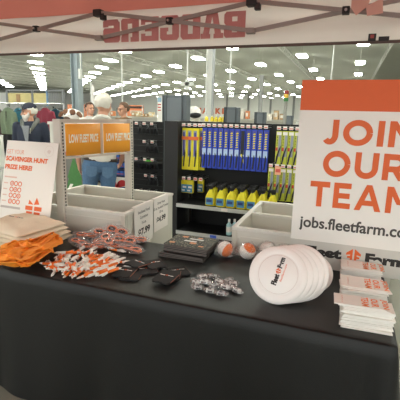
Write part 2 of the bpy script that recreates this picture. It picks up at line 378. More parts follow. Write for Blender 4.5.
# orange uprights and low shelves further back
for px, lab in ((70.5, 'orange shelf upright left of the blue grey column'), (83.5, 'orange shelf upright right of the blue grey column')):
    p = aty(px, 105, 13); b = BM(); box(b, (p.x-.07, 12.9, 0), (p.x+.07, 13.1, p.z+.02)); box(b, (p.x-.1, 12.85, 0), (p.x+.1, 13.15, .03)); tag(obj('shelf_upright', b, mat('upright_orange', (232, 150, 112), .6)), lab, 'shelf upright')

def gondola_run(name, lab, px0, px1, Y, h, c):
    a, d = aty(px0, 118, Y).x, aty(px1, 118, Y).x; t = thing(name, lab, 'shelf unit', ((a+d)/2, Y, 0)); w = (d-a)/2
    b = BM(); box(b, (-w, -.03, 0), (w, .03, h)); obj('back_panel', b, c, t)
    for z in (.15, .6, 1.05, h-.04):
        b = BM(); box(b, (-w, -.4, z-.03), (w, -.031, z)); obj('shelf', b, m_wmetal, t)
    for s in (-w, w):
        b = BM(); box(b, (s-.02, -.05, 0), (s+.02, .05, h)); obj('upright', b, m_wmetal, t)
    return t, w
boxc = [(198, 168, 128), (182, 150, 110), (212, 190, 150), (170, 140, 104), (222, 214, 200), (205, 130, 84)]
def clutter(px0, px1, Y, z, n, what, hmin, hmax, grp, where):
    a, d = aty(px0, 118, Y).x, aty(px1, 118, Y).x; st = (d-a)/n
    for k in range(n):
        w = st*random.uniform(.6, .92); h = random.uniform(hmin, hmax); x = a+st*(k+.5); c = random.choice(boxc)
        b = BM(); box(b, (-w/2, -.16, 0), (w/2, .16, h), bev=.006)
        o = obj('carton', b, mat('carton_%d' % boxc.index(c), c, .7, var=.12, scale=6), loc=(x, Y-.21, z+.001))
        tag(o, '%s %s, %s from the left' % (what, where, ORD[k]), 'carton', grp)
        b = BM(); box(b, (-w*.3, -.165, h*.3), (w*.3, -.1605, h*.75)); obj('carton_print', b, mat('carton_print', (225, 218, 205), .7), o)
gondola_run('shelf_unit', 'beige shelf unit of cartons far behind the white column', 197, 226, 19, 1.38, m_wmetal)
clutter(232, 251, 19.3, 1.38, 4, 'brown carton', .3, .6, 'cartons on the far centre shelf', 'on the shelf top right of the white column')
gondola_run('shelf_unit', 'beige shelf unit of cartons behind the signal tower', 229, 296, 19.3, 1.38, m_wmetal)
clutter(268, 286, 19.3, 1.38, 3, 'tan carton', .25, .42, 'cartons near the signal tower', 'on the shelf top left of the signal tower')
gondola_run('shelf_unit', 'beige shelf unit of goods behind the man in brown', 100, 160, 22, 1.3, m_wmetal)
clutter(100, 117, 22, 1.3, 5, 'tan carton', .2, .62, 'cartons behind the men', 'behind the white-haired man and man in brown')
clutter(134, 160, 22, 1.3, 6, 'small carton', .12, .34, 'cartons above the tool hooks', 'on the shelf top behind the black tool hooks')
my = mat('yellow_plastic', (236, 214, 60), .5)
for k, px in enumerate((206.5, 212, 216, 220, 223.5)):
    p = aty(px, 122, 9.5); b = BM(); lathe(b, [(0, 0), (.045, 0), (.05, .03), (.045, .08), (.03, .10), (.03, .12), (0, .12)], 10)
    o = tag(obj('yellow_jug', b, my, loc=(p.x, 9.5, 1.401), smooth=True), 'small yellow jug above the wiper packs, %s from the left' % ORD[k], 'jug', 'yellow jugs')
    b = BM(); lathe(b, [(0, .12), (.025, .12), (.025, .14), (0, .14)], 8); obj('jug_cap', b, m_white, o)
gondola_run('shelf_unit', 'low shelf unit carrying the yellow jugs', 198, 232, 9.7, 1.4, m_wmetal)
# motorbike-like white/black display item: a helmet on the shelf
p = aty(193, 119, 8.6); t = thing('helmet', 'white helmet with dark visor right of the grey panels', 'helmet', (p.x+.03, 8.6, 1.451))
b = BM(); ell(b, (0, 0, .15), (.15, .17, .15)); obj('shell', b, m_white, t, True)
b = BM(); ell(b, (.03, -.05, .1), (.14, .15, .07)); obj('visor', b, m_black, t, True)
gondola_run('shelf_unit', 'shelf unit under the white helmet', 186, 199, 8.8, 1.45, m_wmetal)
# tall grey panels
mslab = mat('slate_grey', (96, 102, 106), .5, var=.04, scale=3)
def slab(lab, px0, px1, ytop, Y, d):
    a, c, z = aty(px0, ytop, Y).x, aty(px1, ytop, Y).x, aty(px0, ytop, Y).z; w = (c-a)/2; t = thing('storage_cabinet', lab, 'cabinet', ((a+c)/2, Y, 0))
    b = BM(); box(b, (-w, 0, 0), (w, d, z), bev=.01); obj('body', b, mslab, t)
    b = BM(); box(b, (-w*.62, -.02, .05), (w*.62, -.001, z-.06), bev=.005); obj('door', b, mat('slate_door', (104, 110, 114), .5), t)
    for s in (-.66, .66, -.97):
        b = BM(); box(b, (s*w-.012, -.025, .02), (s*w+.012, -.001, z)); obj('edge_strip', b, mat('slate_edge', (70, 76, 80), .5), t)
slab('large slate grey cabinet behind the black side panel of the shelf', 163, 186.5, 95, 7.2, .22)
slab('middle slate grey cabinet above the blue wiper packs', 224.5, 238.5, 107, 9, .2)
slab('lower slate grey cabinet above the right end of the blue packs', 255, 265.5, 112, 10.5, .2)
slab('small dark cabinet right of the signal tower', 285.5, 293, 115.5, 15, .2)

# ------------------------------------------------------------------ people
SKIN = mat('skin', (214, 160, 132), .55, var=.05, scale=20)
def person(name, lab, loc, rz, hz, tilt=0, H=1.76, wide=1.0, belly=0, pants=None, top=None, sleeve='long', arms=None, hair=None, bald=False, beard=None, cap=None, glasses=False, jacket=False):
    s = H/1.75; W1 = wide
    sh, hip = .185*W1, .085*W1
    arms = arms or {-1: [(-sh, 0, 1.40), (-sh-.05, .03, 1.13), (-sh-.05, -.05, .88)], 1: [(sh, 0, 1.40), (sh+.05, .03, 1.13), (sh+.05, -.05, .88)]}
    bm = BM()
    loft(bm, [(.84, 0, 0, .14*W1, .10), (.95, 0, -.01, .155*W1, .105+belly*.4), (1.08, 0, -.015-belly*.3, .14*W1, .10+belly), (1.25, 0, -.01, .155*W1, .105+belly*.4), (1.38, 0, .0, .165*W1, .095), (1.44, 0, .005, .12*W1, .07), (1.48, 0, .01, .06, .055)])
    limb(bm, [(0, .012, 1.44), (0, -.005, 1.56)], [.062, .056])
    legs = {}
    for d in (-1, 1):
        limb(bm, [(d*hip, 0, .9), (d*(hip+.012), -.012, .5), (d*(hip+.015), .015, .09)], [.085*W1, .055, .04])
        limb(bm, [(d*(hip+.015), .02, .06), (d*(hip+.03), -.14, .035)], [.042, .035])
        A = [V(q) for q in arms[d]]; limb(bm, A, [.052, .042, .03])
        f = (A[2]-A[1]).normalized(); sx = V((d, 0, 0)); sx = (sx-f*sx.dot(f)).normalized(); nx = f.cross(sx)
        pc = A[2]+f*.055
        limb(bm, [A[2]+f*.02, pc+nx*.022, ], [.026, .02]); limb(bm, [A[2]+f*.02, pc-nx*.022], [.026, .02]); limb(bm, [A[2]+f*.03, pc+f*.02], [.024, .024])
        for j, (o_, L) in enumerate(((-.033, .07), (-.011, .08), (.011, .076), (.033, .06))):
            q0 = pc+nx*o_*1.0+f*.02; q1 = q0+f*L*.5-sx*.006; q2 = q1+f*L*.42-sx*.022
            limb(bm, [q0, q1, q2], [.0095, .009, .008], 8)
        th = nx*(-1 if nx.y > 0 else 1); q0 = A[2]+f*.03+th*.022
        limb(bm, [q0, q0+th*.03+f*.03, q0+th*.036+f*.062-sx*.01], [.012, .0105, .009], 8)
    HM = Matrix.Translation((0, .0, 1.56))@Matrix.Rotation(hz-rz, 4, 'Z')@Matrix.Rotation(tilt, 4, 'X')@Matrix.Scale(1.12, 4)@Matrix.Translation((0, 0, -1.565))
    hb = BM()
    ell(hb, (0, .012, 1.655), (.076, .096, .095)); ell(hb, (0, -.03, 1.60), (.06, .068, .075)); ell(hb, (0, -.068, 1.552), (.034, .028, .024))
    limb(hb, [(0, -.094, 1.645), (0, -.112, 1.607)], [.010, .015]); ell(hb, (0, -.096, 1.604), (.019, .014, .011), sub=2)
    limb(hb, [(-.045, -.078, 1.664), (0, -.09, 1.668), (.045, -.078, 1.664)], [.010, .012, .010])
    for d in (-1, 1):
        ell(hb, (d*.079, .012, 1.63), (.012, .022, .034), Matrix.Rotation(d*.25, 4, 'Z'), 2); ell(hb, (d*.042, -.068, 1.615), (.022, .02, .02), sub=2)
    limb(hb, [(-.02, -.091, 1.576), (.02, -.091, 1.576)], [.008, .008])
    bmesh.ops.transform(hb, matrix=HM, verts=hb.verts)
    tmp = bpy.data.meshes.new('h'); hb.to_mesh(tmp); hb.free(); bm.from_mesh(tmp)
    bb = fuse(bm, .0085, 2)
    root = obj('person', bb, SKIN, smooth=True, loc=loc, rot=(0, 0, rz)); root.scale = (s, s, s); tag(root, lab, 'person')
    def hobj(nm, b, mt):
        bmesh.ops.transform(b, matrix=HM, verts=b.verts); return obj(nm, b, mt, root, True)
    for d in (-1, 1):
        b = BM(); ell(b, (d*.031, -.081, 1.645), (.013, .008, .008), sub=2); e = hobj('eye', b, mat('eye', (64, 48, 40), .2))
    b = BM(); ell(b, (0, -.098, 1.577), (.022, .006, .006), sub=2); hobj('lips', b, mat('lips', (176, 104, 92), .5))
    # clothing
    def torso(k, z0): return [(z0, 0, 0, .155*W1+k, .115+belly*.4+k), (1.08, 0, -.015-belly*.3, .15*W1+k, .11+belly+k), (1.25, 0, -.01, .165*W1+k, .115+belly*.4+k), (1.38, 0, .0, .17*W1+k, .10+k), (1.45, 0, .005, .125*W1+k, .075+k), (1.49, 0, .012, .072+k*.5, .062+k*.5)]
    k = .02 if jacket else .008
    b = BM(); loft(b, torso(k, .88 if jacket else .96))
    for d in (-1, 1):
        A = [V(q) for q in arms[d]]
        if sleeve == 'long': limb(b, [A[0], A[1], A[1].lerp(A[2], .93)], [.062+k, .05+k, .036+k])
        else: limb(b, [A[0], A[0].lerp(A[1], .95)], [.066+k, .058+k])
    b = fuse(b, .014, 3)
    for v in b.verts: v.co += v.normal*.006*noise.noise(v.co*9)
    obj('jacket' if jacket else 'shirt', b, top, root, True)
    b = BM(); loft(b, [(.82, 0, .01, .15*W1, .115), (.92, 0, .01, .168*W1, .125), (1.0, 0, -.005, .162*W1, .118+belly*.3)])
    for d in (-1, 1): limb(b, [(d*hip, .01, .88), (d*(hip+.012), -.008, .5), (d*(hip+.015), .015, .1)], [.1*W1, .075, .066])
    b = fuse(b, .014, 3)
    for v in b.verts: v.co += v.normal*.006*noise.noise(v.co*11)
    obj('trousers', b, pants, root, True)
    for d in (-1, 1):
        b = BM(); limb(b, [(d*(hip+.015), .035, .05), (d*(hip+.03), -.15, .042)], [.055, .046]); b = fuse(b, .012, 2)
        for v in b.verts: v.co.z = max(v.co.z, .001)
        obj('shoe', b, mat('shoe_brown', (58, 46, 40), .6), root, True)
    if hair:
        b = BM(); vs = ell(b, (0, .018, 1.664), (.086, .103, .1), sub=4)
        bad = [v for v in b.verts if (v.co.y < -.03-.2*(v.co.z-1.69) and v.co.z < 1.715) or v.co.z < 1.60 or (v.co.y < .015 and v.co.z < 1.655)]
        bmesh.ops.delete(b, geom=bad, context='VERTS')
        for v in b.verts: v.co += (v.co-V((0, .018, 1.66))).normalized()*(.006+.012*noise.noise(v.co*28))
        hobj('hair', b, hair)
    if beard:
        b = BM(); ell(b, (0, -.052, 1.572), (.064, .058, .054), sub=3); ell(b, (0, -.06, 1.528), (.045, .04, .04), sub=3)
        for d in (-1, 1): limb(b, [(d*.066, -.005, 1.625), (d*.058, -.03, 1.575)], [.018, .026])
        ell(b, (0, -.098, 1.592), (.032, .014, .010), sub=2)
        b = fuse(b, .009, 1)
        for v in b.verts: v.co += v.normal*.006*noise.noise(v.co*60)
        hobj('beard', b, beard)
    if cap:
        b = BM(); ell(b, (0, .016, 1.69), (.09, .107, .088), sub=4); bmesh.ops.delete(b, geom=[v for v in b.verts if v.co.z < 1.678], context='VERTS')
        o = hobj('cap', b, cap)
        b = BM(); pts = [(.078*math.cos(a), -.062+.125*math.sin(a)*(1 if math.sin(a) < 0 else .0)) for a in [PI+PI*i/14 for i in range(15)]]
        prism(b, pts, .008, Matrix.Translation((0, 0, 1.683))@Matrix.Rotation(R_(8), 4, 'X')); bmesh.ops.transform(b, matrix=HM, verts=b.verts); obj('cap_brim', b, cap, o)
        b = BM(); ell(b, (0, -.086, 1.735), (.02, .012, .02), sub=2); bmesh.ops.transform(b, matrix=HM, verts=b.verts); obj('cap_badge', b, mat('cap_badge', (120, 124, 130), .6), o)
    if glasses:
        b = BM()
        for d in (-1, 1):
            c0 = [(d*.034+.024*math.cos(a), -.1, 1.645+.019*math.sin(a)) for a in [2*PI*i/14 for i in range(15)]]; tube(b, c0, .003, 5)
            tube(b, [(d*.058, -.098, 1.648), (d*.086, .0, 1.65)], .003, 5)
        tube(b, [(-.01, -.1, 1.648), (.01, -.1, 1.648)], .003, 5); hobj('glasses', b, m_black)
    return root
white_hair = mat('white_hair', (226, 220, 208), .8, var=.12, scale=60)
# man in the cap
p = aty(29.5, 112, 5.2)
capman = person('person', 'person in a navy cap and navy jacket with a white beard, looking left', (p.x, 5.2, 0), R_(22), R_(-44), R_(6), 1.655, 1.18, .02, mat('dark_trousers', (44, 46, 54), .9), mat('navy_jacket', (40, 46, 62), .85, var=.12), hair=white_hair, beard=mat('beard', (222, 214, 206), .9, var=.1, scale=90), cap=mat('navy_cap', (48, 50, 64), .85), jacket=True)
b = BM(); pts = [(-.13, .09, 1.46), (-.15, .0, 1.45), (-.10, -.1, 1.40), (-.04, -.135, 1.30)]; 
for d in (-1, 1): tube(b, [(d*x, y, z) for x, y, z in [(.0, .1, 1.49), (.09, .08, 1.5), (.125, 0, 1.49), (.10, -.085, 1.43), (.05, -.128, 1.32)]], [.05, .05, .042, .034, .02], 10)
obj('hood', b, mat('grey_knit', (112, 114, 108), .95, bump=.3), capman, True)
b = BM(); 
for d in (-1, 1): bar(b, (d*.05, -.135, 1.38), (d*.014, -.162, .95), .012, .008, Y_)
obj('zipper', b, mat('zip_pale', (196, 196, 176), .5), capman)
b = BM(); prism(b, [(-.06, 1.42), (.06, 1.42), (.012, 1.1), (-.012, 1.1)], .012, Matrix.Translation((0, -.134, 0))@Matrix.Rotation(PI/2, 4, 'X')@Matrix.Rotation(R_(3), 4, 'X')); obj('shirt_front', b, mat('grey_plaid', (140, 142, 146), .9, var=.3, scale=60), capman)
# white-haired man from behind, leaning a little to his right
p = aty(92.5, 110, 4.3)
arms = {-1: [(-.22, 0, 1.40), (-.29, .04, 1.14), (-.26, -.14, .96)], 1: [(.22, 0, 1.40), (.285, .05, 1.15), (.255, -.02, .90)]}
wman = person('person', 'white-haired person in a white shirt and blue jeans, seen from behind', (p.x, 4.3, 0), R_(212), R_(188), R_(6), 1.785, 1.2, .05, mat('blue_denim', (88, 120, 154), .85, var=.3, scale=45, bump=.1), mat('white_shirt', (232, 228, 218), .85), sleeve='short', arms=arms, hair=white_hair)
wman.rotation_euler = (0, R_(-4.5), R_(212))
b = BM(); loft(b, [(.965, 0, .0, .21, .137), (1.0, 0, -.005, .21, .14)]); obj('belt', b, mat('brown_belt', (66, 50, 40), .6), wman, True)
for d in (-1, 1):
    b = BM(); prism(b, [(-.062, .0), (.062, .0), (.066, -.1), (.0, -.135), (-.066, -.1)], .006, Matrix.Translation((d*.098, .155, .9))@Matrix.Rotation(PI/2, 4, 'X')); obj('back_pocket', b, mat('denim_pocket', (98, 130, 162), .85, var=.2, scale=45), wman)
b = BM(); tube(b, [(-.09, .03, 1.475), (-.06, .085, 1.5), (.0, .105, 1.51), (.06, .085, 1.5), (.09, .03, 1.475)], .022, 8); obj('shirt_collar', b, MATS['white_shirt'], wman, True)
p = aty(123.5, 110, 7.2)
person('person', 'person in a brown jacket and glasses, facing left behind the shelf', (p.x, 7.2, 0), R_(-20), R_(-30), R_(4), 1.74, 1.05, .02, mat('dark_trousers', (44, 46, 54), .9), mat('brown_jacket', (128, 100, 70), .85), hair=mat('brown_hair', (104, 78, 60), .8, var=.2, scale=60), glasses=True, jacket=True)
p = aty(90, 108, 7.6)
person('person', 'person mostly hidden behind the white-haired man, dark hair', (p.x, 7.6, 0), R_(60), R_(62), 0, 1.74, 1.0, .0, mat('dark_trousers', (44, 46, 54), .9), mat('pale_shirt', (206, 202, 196), .85), hair=mat('dark_brown_hair', (84, 62, 50), .8, var=.2, scale=60))

# ------------------------------------------------------------------ the black gondola with car goods
GX0, GX1, GY, GB, GH = -1.95, .55, 4.5, 4.98, 1.49
t = thing('wiper_shelf', 'black pegboard shelf unit filled with wiper blades and yellow bottles', 'shelf unit', ((GX0+GX1)/2, GB, 0))
gx = (GX0+GX1)/2; w = (GX1-GX0)/2
b = BM(); box(b, (-w, -.02, 0), (w, .02, GH)); obj('back_panel', b, m_pegbk, t)
b = BM(); box(b, (-w-.20, -.42, .0), (-w-.02, .02, GH+.005)); obj('side_panel', b, mat('black_panel', (26, 25, 25), .55), t)
for k in range(3):
    b = BM(); box(b, (-w+.0+w*k-.02*(k == 2), -.05, 0), (-w+.03+w*k-.02*(k == 2), -.021, GH)); obj('upright', b, m_black, t)
for z in (.14, .49):
    b = BM(); box(b, (-w, GY-GB, z-.03), (w, -.051, z-.002)); s_ = obj('shelf', b, m_black, t)
    b = BM(); box(b, (-w, GY-GB-.012, z-.045), (w, GY-GB-.0005, z+.0)); obj('shelf_lip', b, m_lip, s_)
    for k, q in enumerate((-.62, -.28, .22, .7) if z > .3 else (-.75, -.2, .4)):
        b = BM(); box(b, (q-.04, GY-GB-.016, z-.04), (q+.04, GY-GB-.0125, z-.005)); obj('shelf_ticket', b, mat('ticket_white', (238, 228, 222), .6) if (z > .3 or k) else mat('ticket_blue', (70, 100, 200), .6), s_)
b = BM(); box(b, (-w, GY-GB+.03, 0), (w, -.052, .105)); obj('kick_plate', b, m_black, t)
m_tag = mat('price_tag_white', (236, 228, 222), .6); m_tagr = mat('price_tag_red', (214, 90, 80), .6)
def peg(px_lab, x, y, z, L, red=False):              # hook with its price tag, from the panel at y
    t = thing('peg_hook', px_lab, 'hook', (x, y, z), group='peg hooks with price tags')
    b = BM(); tube(b, [(0, 0, 0), (0, -L, 0), (0, -L-.012, .014)], .003, 6); tube(b, [(0, 0, .02), (0, -L, .022)], .002, 5); obj('rod', b, m_chrome, t)
    b = BM(); box(b, (-.022, -L-.018, -.008), (.022, -L-.013, .03)); g = obj('price_tag', b, m_tag, t)
    b = BM(); box(b, (-.018, -L-.0195, .0), (.018, -L-.0181, .010 if not red else .022)); obj('price_print', b, m_tagr, g)
    return t
# wiper packs
m_blue = mat('blue_card', (44, 72, 190), .4, var=.08); m_sky = mat('sky_window', (176, 198, 226), .35); m_yel = mat('yellow_card', (232, 218, 40), .45, var=.04)
m_lime = mat('lime_card', (206, 212, 70), .45); m_win = mat('window_grey', (150, 156, 164), .3); m_navy = mat('navy_print', (40, 48, 120), .45); m_purp = mat('violet_print', (78, 74, 150), .4)
m_rub = mat('rubber_black', (28, 30, 36), .45); m_ored = mat('orange_red_print', (226, 110, 50), .5)
YP = GB-.021
def script(bm, L, h, y):                            # slanted brand strokes running up the pack
    for k in range(7):
        z = L*k/7; prism(bm, [(-h, z), (h*.6, z+L*.02), (h, z+L*.075), (-h*.5, z+L*.095)], .0012, Matrix.Translation((0, y, 0))@Matrix.Rotation(PI/2, 4, 'X'))
def blue_pack():
    t = thing('wiper_blade_pack', '', 'wiper blades'); L = .49
    b = BM(); box(b, (-.03, -.012, -L), (.03, .012, 0), bev=.004); obj('card', b, m_blue, t)
    b = BM(); box(b, (-.024, -.0185, -L*.66), (.024, -.0125, -L*.5)); obj('white_band', b, m_sky, t)
    b = BM(); prism(b, [(-.012, -L*.95), (.004, -L*.95), (.016, -L*.66), (.004, -L*.60)], .012, Matrix.Translation((0, -.013, 0))@Matrix.Rotation(PI/2, 4, 'X')); obj('blade', b, m_rub, t)
    b = BM(); script(b, .19, .016, -.0148); bmesh.ops.translate(b, vec=(0, 0, -L*.46), verts=b.verts); obj('yellow_lettering', b, m_yel, t)
    b = BM(); box(b, (-.02, -.0145, -L*.17), (.02, -.0125, -.02)); obj('violet_header', b, m_purp, t)
    return t
def lime_pack():
    t = thing('wiper_blade_pack', '', 'wiper blades'); L = .39
    b = BM(); box(b, (-.032, -.012, -L), (.032, .012, 0), bev=.004); obj('card', b, m_lime, t)
    b = BM(); box(b, (-.004, -.016, -L*.75), (.028, -.0125, -L*.12)); obj('window', b, m_win, t)
    b = BM(); prism(b, [(-.028, -L*.97), (-.012, -L*.97), (.012, -L*.62), (.026, -L*.5), (.026, -L*.42), (.0, -L*.58), (-.018, -L*.75)], .01, Matrix.Translation((0, -.0165, 0))@Matrix.Rotation(PI/2, 4, 'X')); obj('blade', b, m_rub, t)
    b = BM(); box(b, (-.028, -.0145, -L*.58), (-.008, -.0125, -L*.48)); obj('red_mark', b, mat('red_mark', (206, 60, 50), .5), t)
    b = BM(); script(b, .12, .007, -.0127); bmesh.ops.translate(b, vec=(-.018, 0, -L*.43), verts=b.verts); obj('lettering', b, m_rub, t)
    b = BM(); box(b, (-.026, -.0145, -.045), (.026, -.0125, -.01)); obj('pale_header', b, m_white, t)
    return t
def yellow_pack():
    t = thing('wiper_blade_pack', '', 'wiper blades'); L = .52
    b = BM(); box(b, (-.037, -.012, -L), (.037, .012, 0), bev=.004); obj('card', b, m_yel, t)
    b = BM(); box(b, (-.03, -.016, -L*.68), (.012, -.0125, -L*.06)); obj('window', b, m_win, t)
    b = BM(); box(b, (-.022, -.019, -L*.65), (.002, -.0165, -L*.1)); obj('violet_strip', b, m_purp, t)
    b = BM(); box(b, (-.037, -.0215, -L*.28), (.037, -.0192, -L*.20)); obj('orange_band', b, m_ored, t)
    b = BM(); prism(b, [(-.016, -L*.92), (-.004, -L*.92), (.012, -L*.6), (.0, -L*.5)], .008, Matrix.Translation((0, -.0165, 0))@Matrix.Rotation(PI/2, 4, 'X')); obj('blade', b, m_rub, t)
    return t
pz = 1.425; PR = {}
def put(kind, mk, x, y, z, lab, grp):
    if kind not in PR: PR[kind] = o = mk(); o.location = (x, y, z); o['label'] = lab; o['group'] = grp; return o
    return dup(PR[kind], (x, y, z), label=lab, group=grp)
ya = GB-.30
for k in range(4):
    x = aty(185.3+5.6*k, 130, ya).x+(0 if k < 3 else -.01)
    put('yellow', yellow_pack, x, ya+(0.0 if k != 3 else .05), pz-.01, 'tall yellow wiper blade pack, %s from the left' % ORD[k], 'tall yellow wiper packs')
    peg('peg hook above the %s yellow wiper pack from the left' % ORD[k], x, YP, pz+.02, .32)
xb0, xb1 = aty(205, 130, ya).x, aty(266.8, 130, ya).x
for k in range(12):
    x = xb0+(xb1-xb0)*k/11
    o = put('blue', blue_pack, x, ya, pz, 'tall blue wiper blade pack, %s from the left' % ORD[k], 'tall blue wiper packs')
    peg('peg hook above the %s blue wiper pack from the left' % ORD[k], x, YP, pz+.025, .32)
    if k in (7,):
        o['label'] = 'blue wiper blade pack with a black centre and yellow swoosh, eighth from the left'
        b = BM(); box(b, (-.022, -.0195, -.30), (.022, -.019, -.02)); obj('black_centre', b, m_rub, o)
        b = BM(); prism(b, [(-.02, -.30), (-.005, -.29), (.02, -.36), (.022, -.41), (.0, -.34)], .001, Matrix.Translation((0, -.0195, 0))@Matrix.Rotation(PI/2, 4, 'X')); obj('yellow_swoosh', b, m_yel, o)
for k in range(7):
    x = aty(279.5+6.1*k, 133, ya).x
    put('lime', lime_pack, x, ya, pz-.005, 'lime and grey wiper blade pack in the upper row, %s from the left' % ORD[k], 'lime wiper packs, upper row')
    peg('peg hook above the %s lime pack of the upper row' % ORD[k], x, YP, pz+.02, .32)
for k in range(8):
    x = aty(271.5+6.1*k, 168, ya).x
    put('lime', lime_pack, x, ya, .995, 'lime and grey wiper blade pack in the lower row, %s from the left' % ORD[k], 'lime wiper packs, lower row')
    peg('peg hook above the %s lime pack of the lower row' % ORD[k], x, YP, 1.015, .32)
p = aty(278, 170.5, GB-.35); t = thing('sale_tag', 'pale orange sale tag hanging over the lower lime packs', 'tag', (p.x, GB-.36, p.z)); b = BM(); box(b, (-.035, -.002, -.05), (.035, .002, .05)); obj('card', b, mat('sale_orange', (238, 176, 140), .6), t)
b = BM(); box(b, (-.026, -.0035, -.02), (.026, -.0021, .018)); obj('print', b, m_tagr, t)
# yellow wipe packs
def wipe_pack():
    t = thing('wipe_pack', '', 'wipes')
    b = BM(); box(b, (-.042, -.03, -.17), (.042, .03, 0), bev=.014); obj('pouch', b, m_yel, t, True)
    b = BM(); box(b, (-.036, -.0335, -.155), (.036, -.0302, -.055)); p_ = obj('blue_label', b, mat('blue_label', (60, 140, 190), .45), t)
    b = BM(); box(b, (-.02, -.0352, -.10), (.03, -.0336, -.075)); box(b, (-.03, -.0352, -.14), (.01, -.0336, -.12)); obj('white_mark', b, m_white, p_)
    return t
yb = GB-.26
for k in range(5):
    x = aty(179.8+5.4*k, 182, yb).x+(.0 if k < 3 else .01)
    yy = yb if k < 3 else yb+.16
    if k < 4: put('wipe', wipe_pack, x, yy, .755-.01*(k > 2), 'yellow pouch with blue label on a hook, %s from the left' % ORD[k], 'yellow pouches on hooks')
    peg('peg hook of the yellow pouches, %s from the left' % ORD[k], x, YP, .775, .28, k > 2)
# spray bottles
def spray():
    t = thing('spray_bottle', '', 'spray bottle')
    b = BM(); loft(b, [(0, 0, 0, .058, .034), (.01, 0, 0, .064, .038), (.10, 0, 0, .062, .037), (.135, 0, 0, .052, .034), (.175, .004, 0, .034, .026), (.2, .006, 0, .02, .02), (.215, .006, 0, .017, .017)], 20); obj('bottle', b, m_yel, t, True)
    b = BM(); box(b, (-.045, -.0415, .02), (.045, -.0375, .105), bev=.006); l_ = obj('label', b, mat('bottle_label', (90, 150, 190), .4), t)
    b = BM(); box(b, (-.034, -.043, .05), (.03, -.0416, .085)); obj('label_mark', b, mat('label_navy', (50, 70, 120), .4), l_)
    b = BM(); box(b, (-.02, -.018, .215), (.034, .018, .262), bev=.008); prism(b, [(-.02, .255), (-.062, .25), (-.062, .235), (-.02, .228)], .024, Matrix.Translation((0, .012, 0))@Matrix.Rotation(PI/2, 4, 'X')); tube(b, [(-.03, 0, .232), (-.04, 0, .2), (-.035, 0, .175)], .007, 6)
    lathe(b, [(.02, .198), (.02, .218), (0, .218)], 14, Matrix.Translation((.006, 0, 0))); obj('trigger', b, m_black, t, True)
    return t
for r in range(3):
    for k in range(7 if r == 0 else 6):
        yy = GY+.055+.105*r; x = aty(210.2+10.3*k, 206, GY+.055).x-.008*r
        put('spray', spray, x, yy, .4905, 'yellow spray bottle with black trigger, %s row back, %s from the left' % (('front', 'second', 'third')[r], ORD[k]), 'yellow spray bottles')
mpale = mat('pale_blue_plastic', (176, 214, 218), .35)
for k, px in enumerate((228.6, 233.4)):
    p = aty(px, 236, 4.57); t = thing('pump_bottle', 'pale blue bottle with white cap on the bottom shelf, %s' % ('left one' if k == 0 else 'right one'), 'bottle', (p.x, 4.57+.03*k, .1405), group='pale blue bottles')
    b = BM(); lathe(b, [(0, 0), (.03, 0), (.033, .01), (.033, .13), (.014, .155), (.013, .17), (0, .17)], 16); obj('bottle', b, mpale, t, True)
    b = BM(); lathe(b, [(.015, .165), (.015, .2), (0, .2)], 12); obj('cap', b, m_white, t, True)
    b = BM(); lathe(b, [(.0335, .04), (.0335, .11)], 16); obj('label', b, m_white, t, True)
# black grid of tool hooks left of it
HX0, HX1 = aty(127, 122, 5.0).x, aty(163, 122, 5.0).x
t = thing('tool_rack', 'black wire grid rack holding black tools and price tags', 'shelf unit', ((HX0+HX1)/2, 5.0, 0)); w = (HX1-HX0)/2
b = BM(); box(b, (-w, 0, 0), (w, .02, 1.47)); obj('back_panel', b, m_pegbk, t)
b = BM()
for k in range(12): tube(b, [(-w, -.008, .5+.08*k), (w, -.008, .5+.08*k)], .003, 5)
obj('wire_grid', b, mat('wire_dark', (62, 62, 64), .4, metal=.4), t)
for z in (.42, .93):
    b = BM(); box(b, (-w, -.2, z-.02), (w, -.001, z)); obj('shelf', b, m_black, t)
b = BM(); box(b, (-w, -.25, .35), (w, -.21, .40)); box(b, (-w, -.21, .0), (w, -.01, .38)); obj('base', b, m_wmetal, t)
for ri, (z, ps) in enumerate(((1.435, (137.6, 145.3, 152.8)), (1.195, (145.3, 153.3)), (.955, (137, 145.8, 153.3)), (.735, (146.5, 153.3)), (.51, (138, 146, 153.5)))):
    rn = ('top', 'second', 'third', 'fourth', 'lowest')[ri]
    for k, px in enumerate(ps):
        x = aty(px, 122, 4.88).x
        peg('tool hook with price tag, %s row of the rack, %s from the left' % (rn, ORD[k]), x, 4.99, z, .13)
        q = thing('hand_tool', 'black hand tool hanging on the rack, %s row, %s from the left' % (rn, ORD[k]), 'tool', (x+.01, 4.935, z-.01), group='hanging black tools')
        b = BM(); tube(b, [(-.02, 0, -.12), (-.022, 0, -.06), (0, 0, -.02), (.024, 0, -.06), (.024, 0, -.13)], .011, 8); obj('handle', b, m_rub, q, True)
        b = BM(); box(b, (-.016, -.006, -.045), (.016, .006, -.0), bev=.003); obj('head', b, mat('tool_grey', (96, 98, 102), .35, metal=.6), q)
p = aty(145, 145.5, 4.88); q = thing('hand_tool', 'black tool with a bright green handle lying on the rack shelf', 'tool', (p.x, 4.88, .944))
b = BM(); tube(b, [(0, 0, 0), (.1, 0, 0)], [.012, .013], 8); obj('green_handle', b, mat('bright_green', (90, 190, 70), .5), q, True)
b = BM(); tube(b, [(-.14, 0, 0), (0, 0, 0)], [.006, .009], 8); box(b, (-.16, -.012, -.012), (-.13, .012, .012)); obj('shaft', b, MATS['tool_grey'], q)

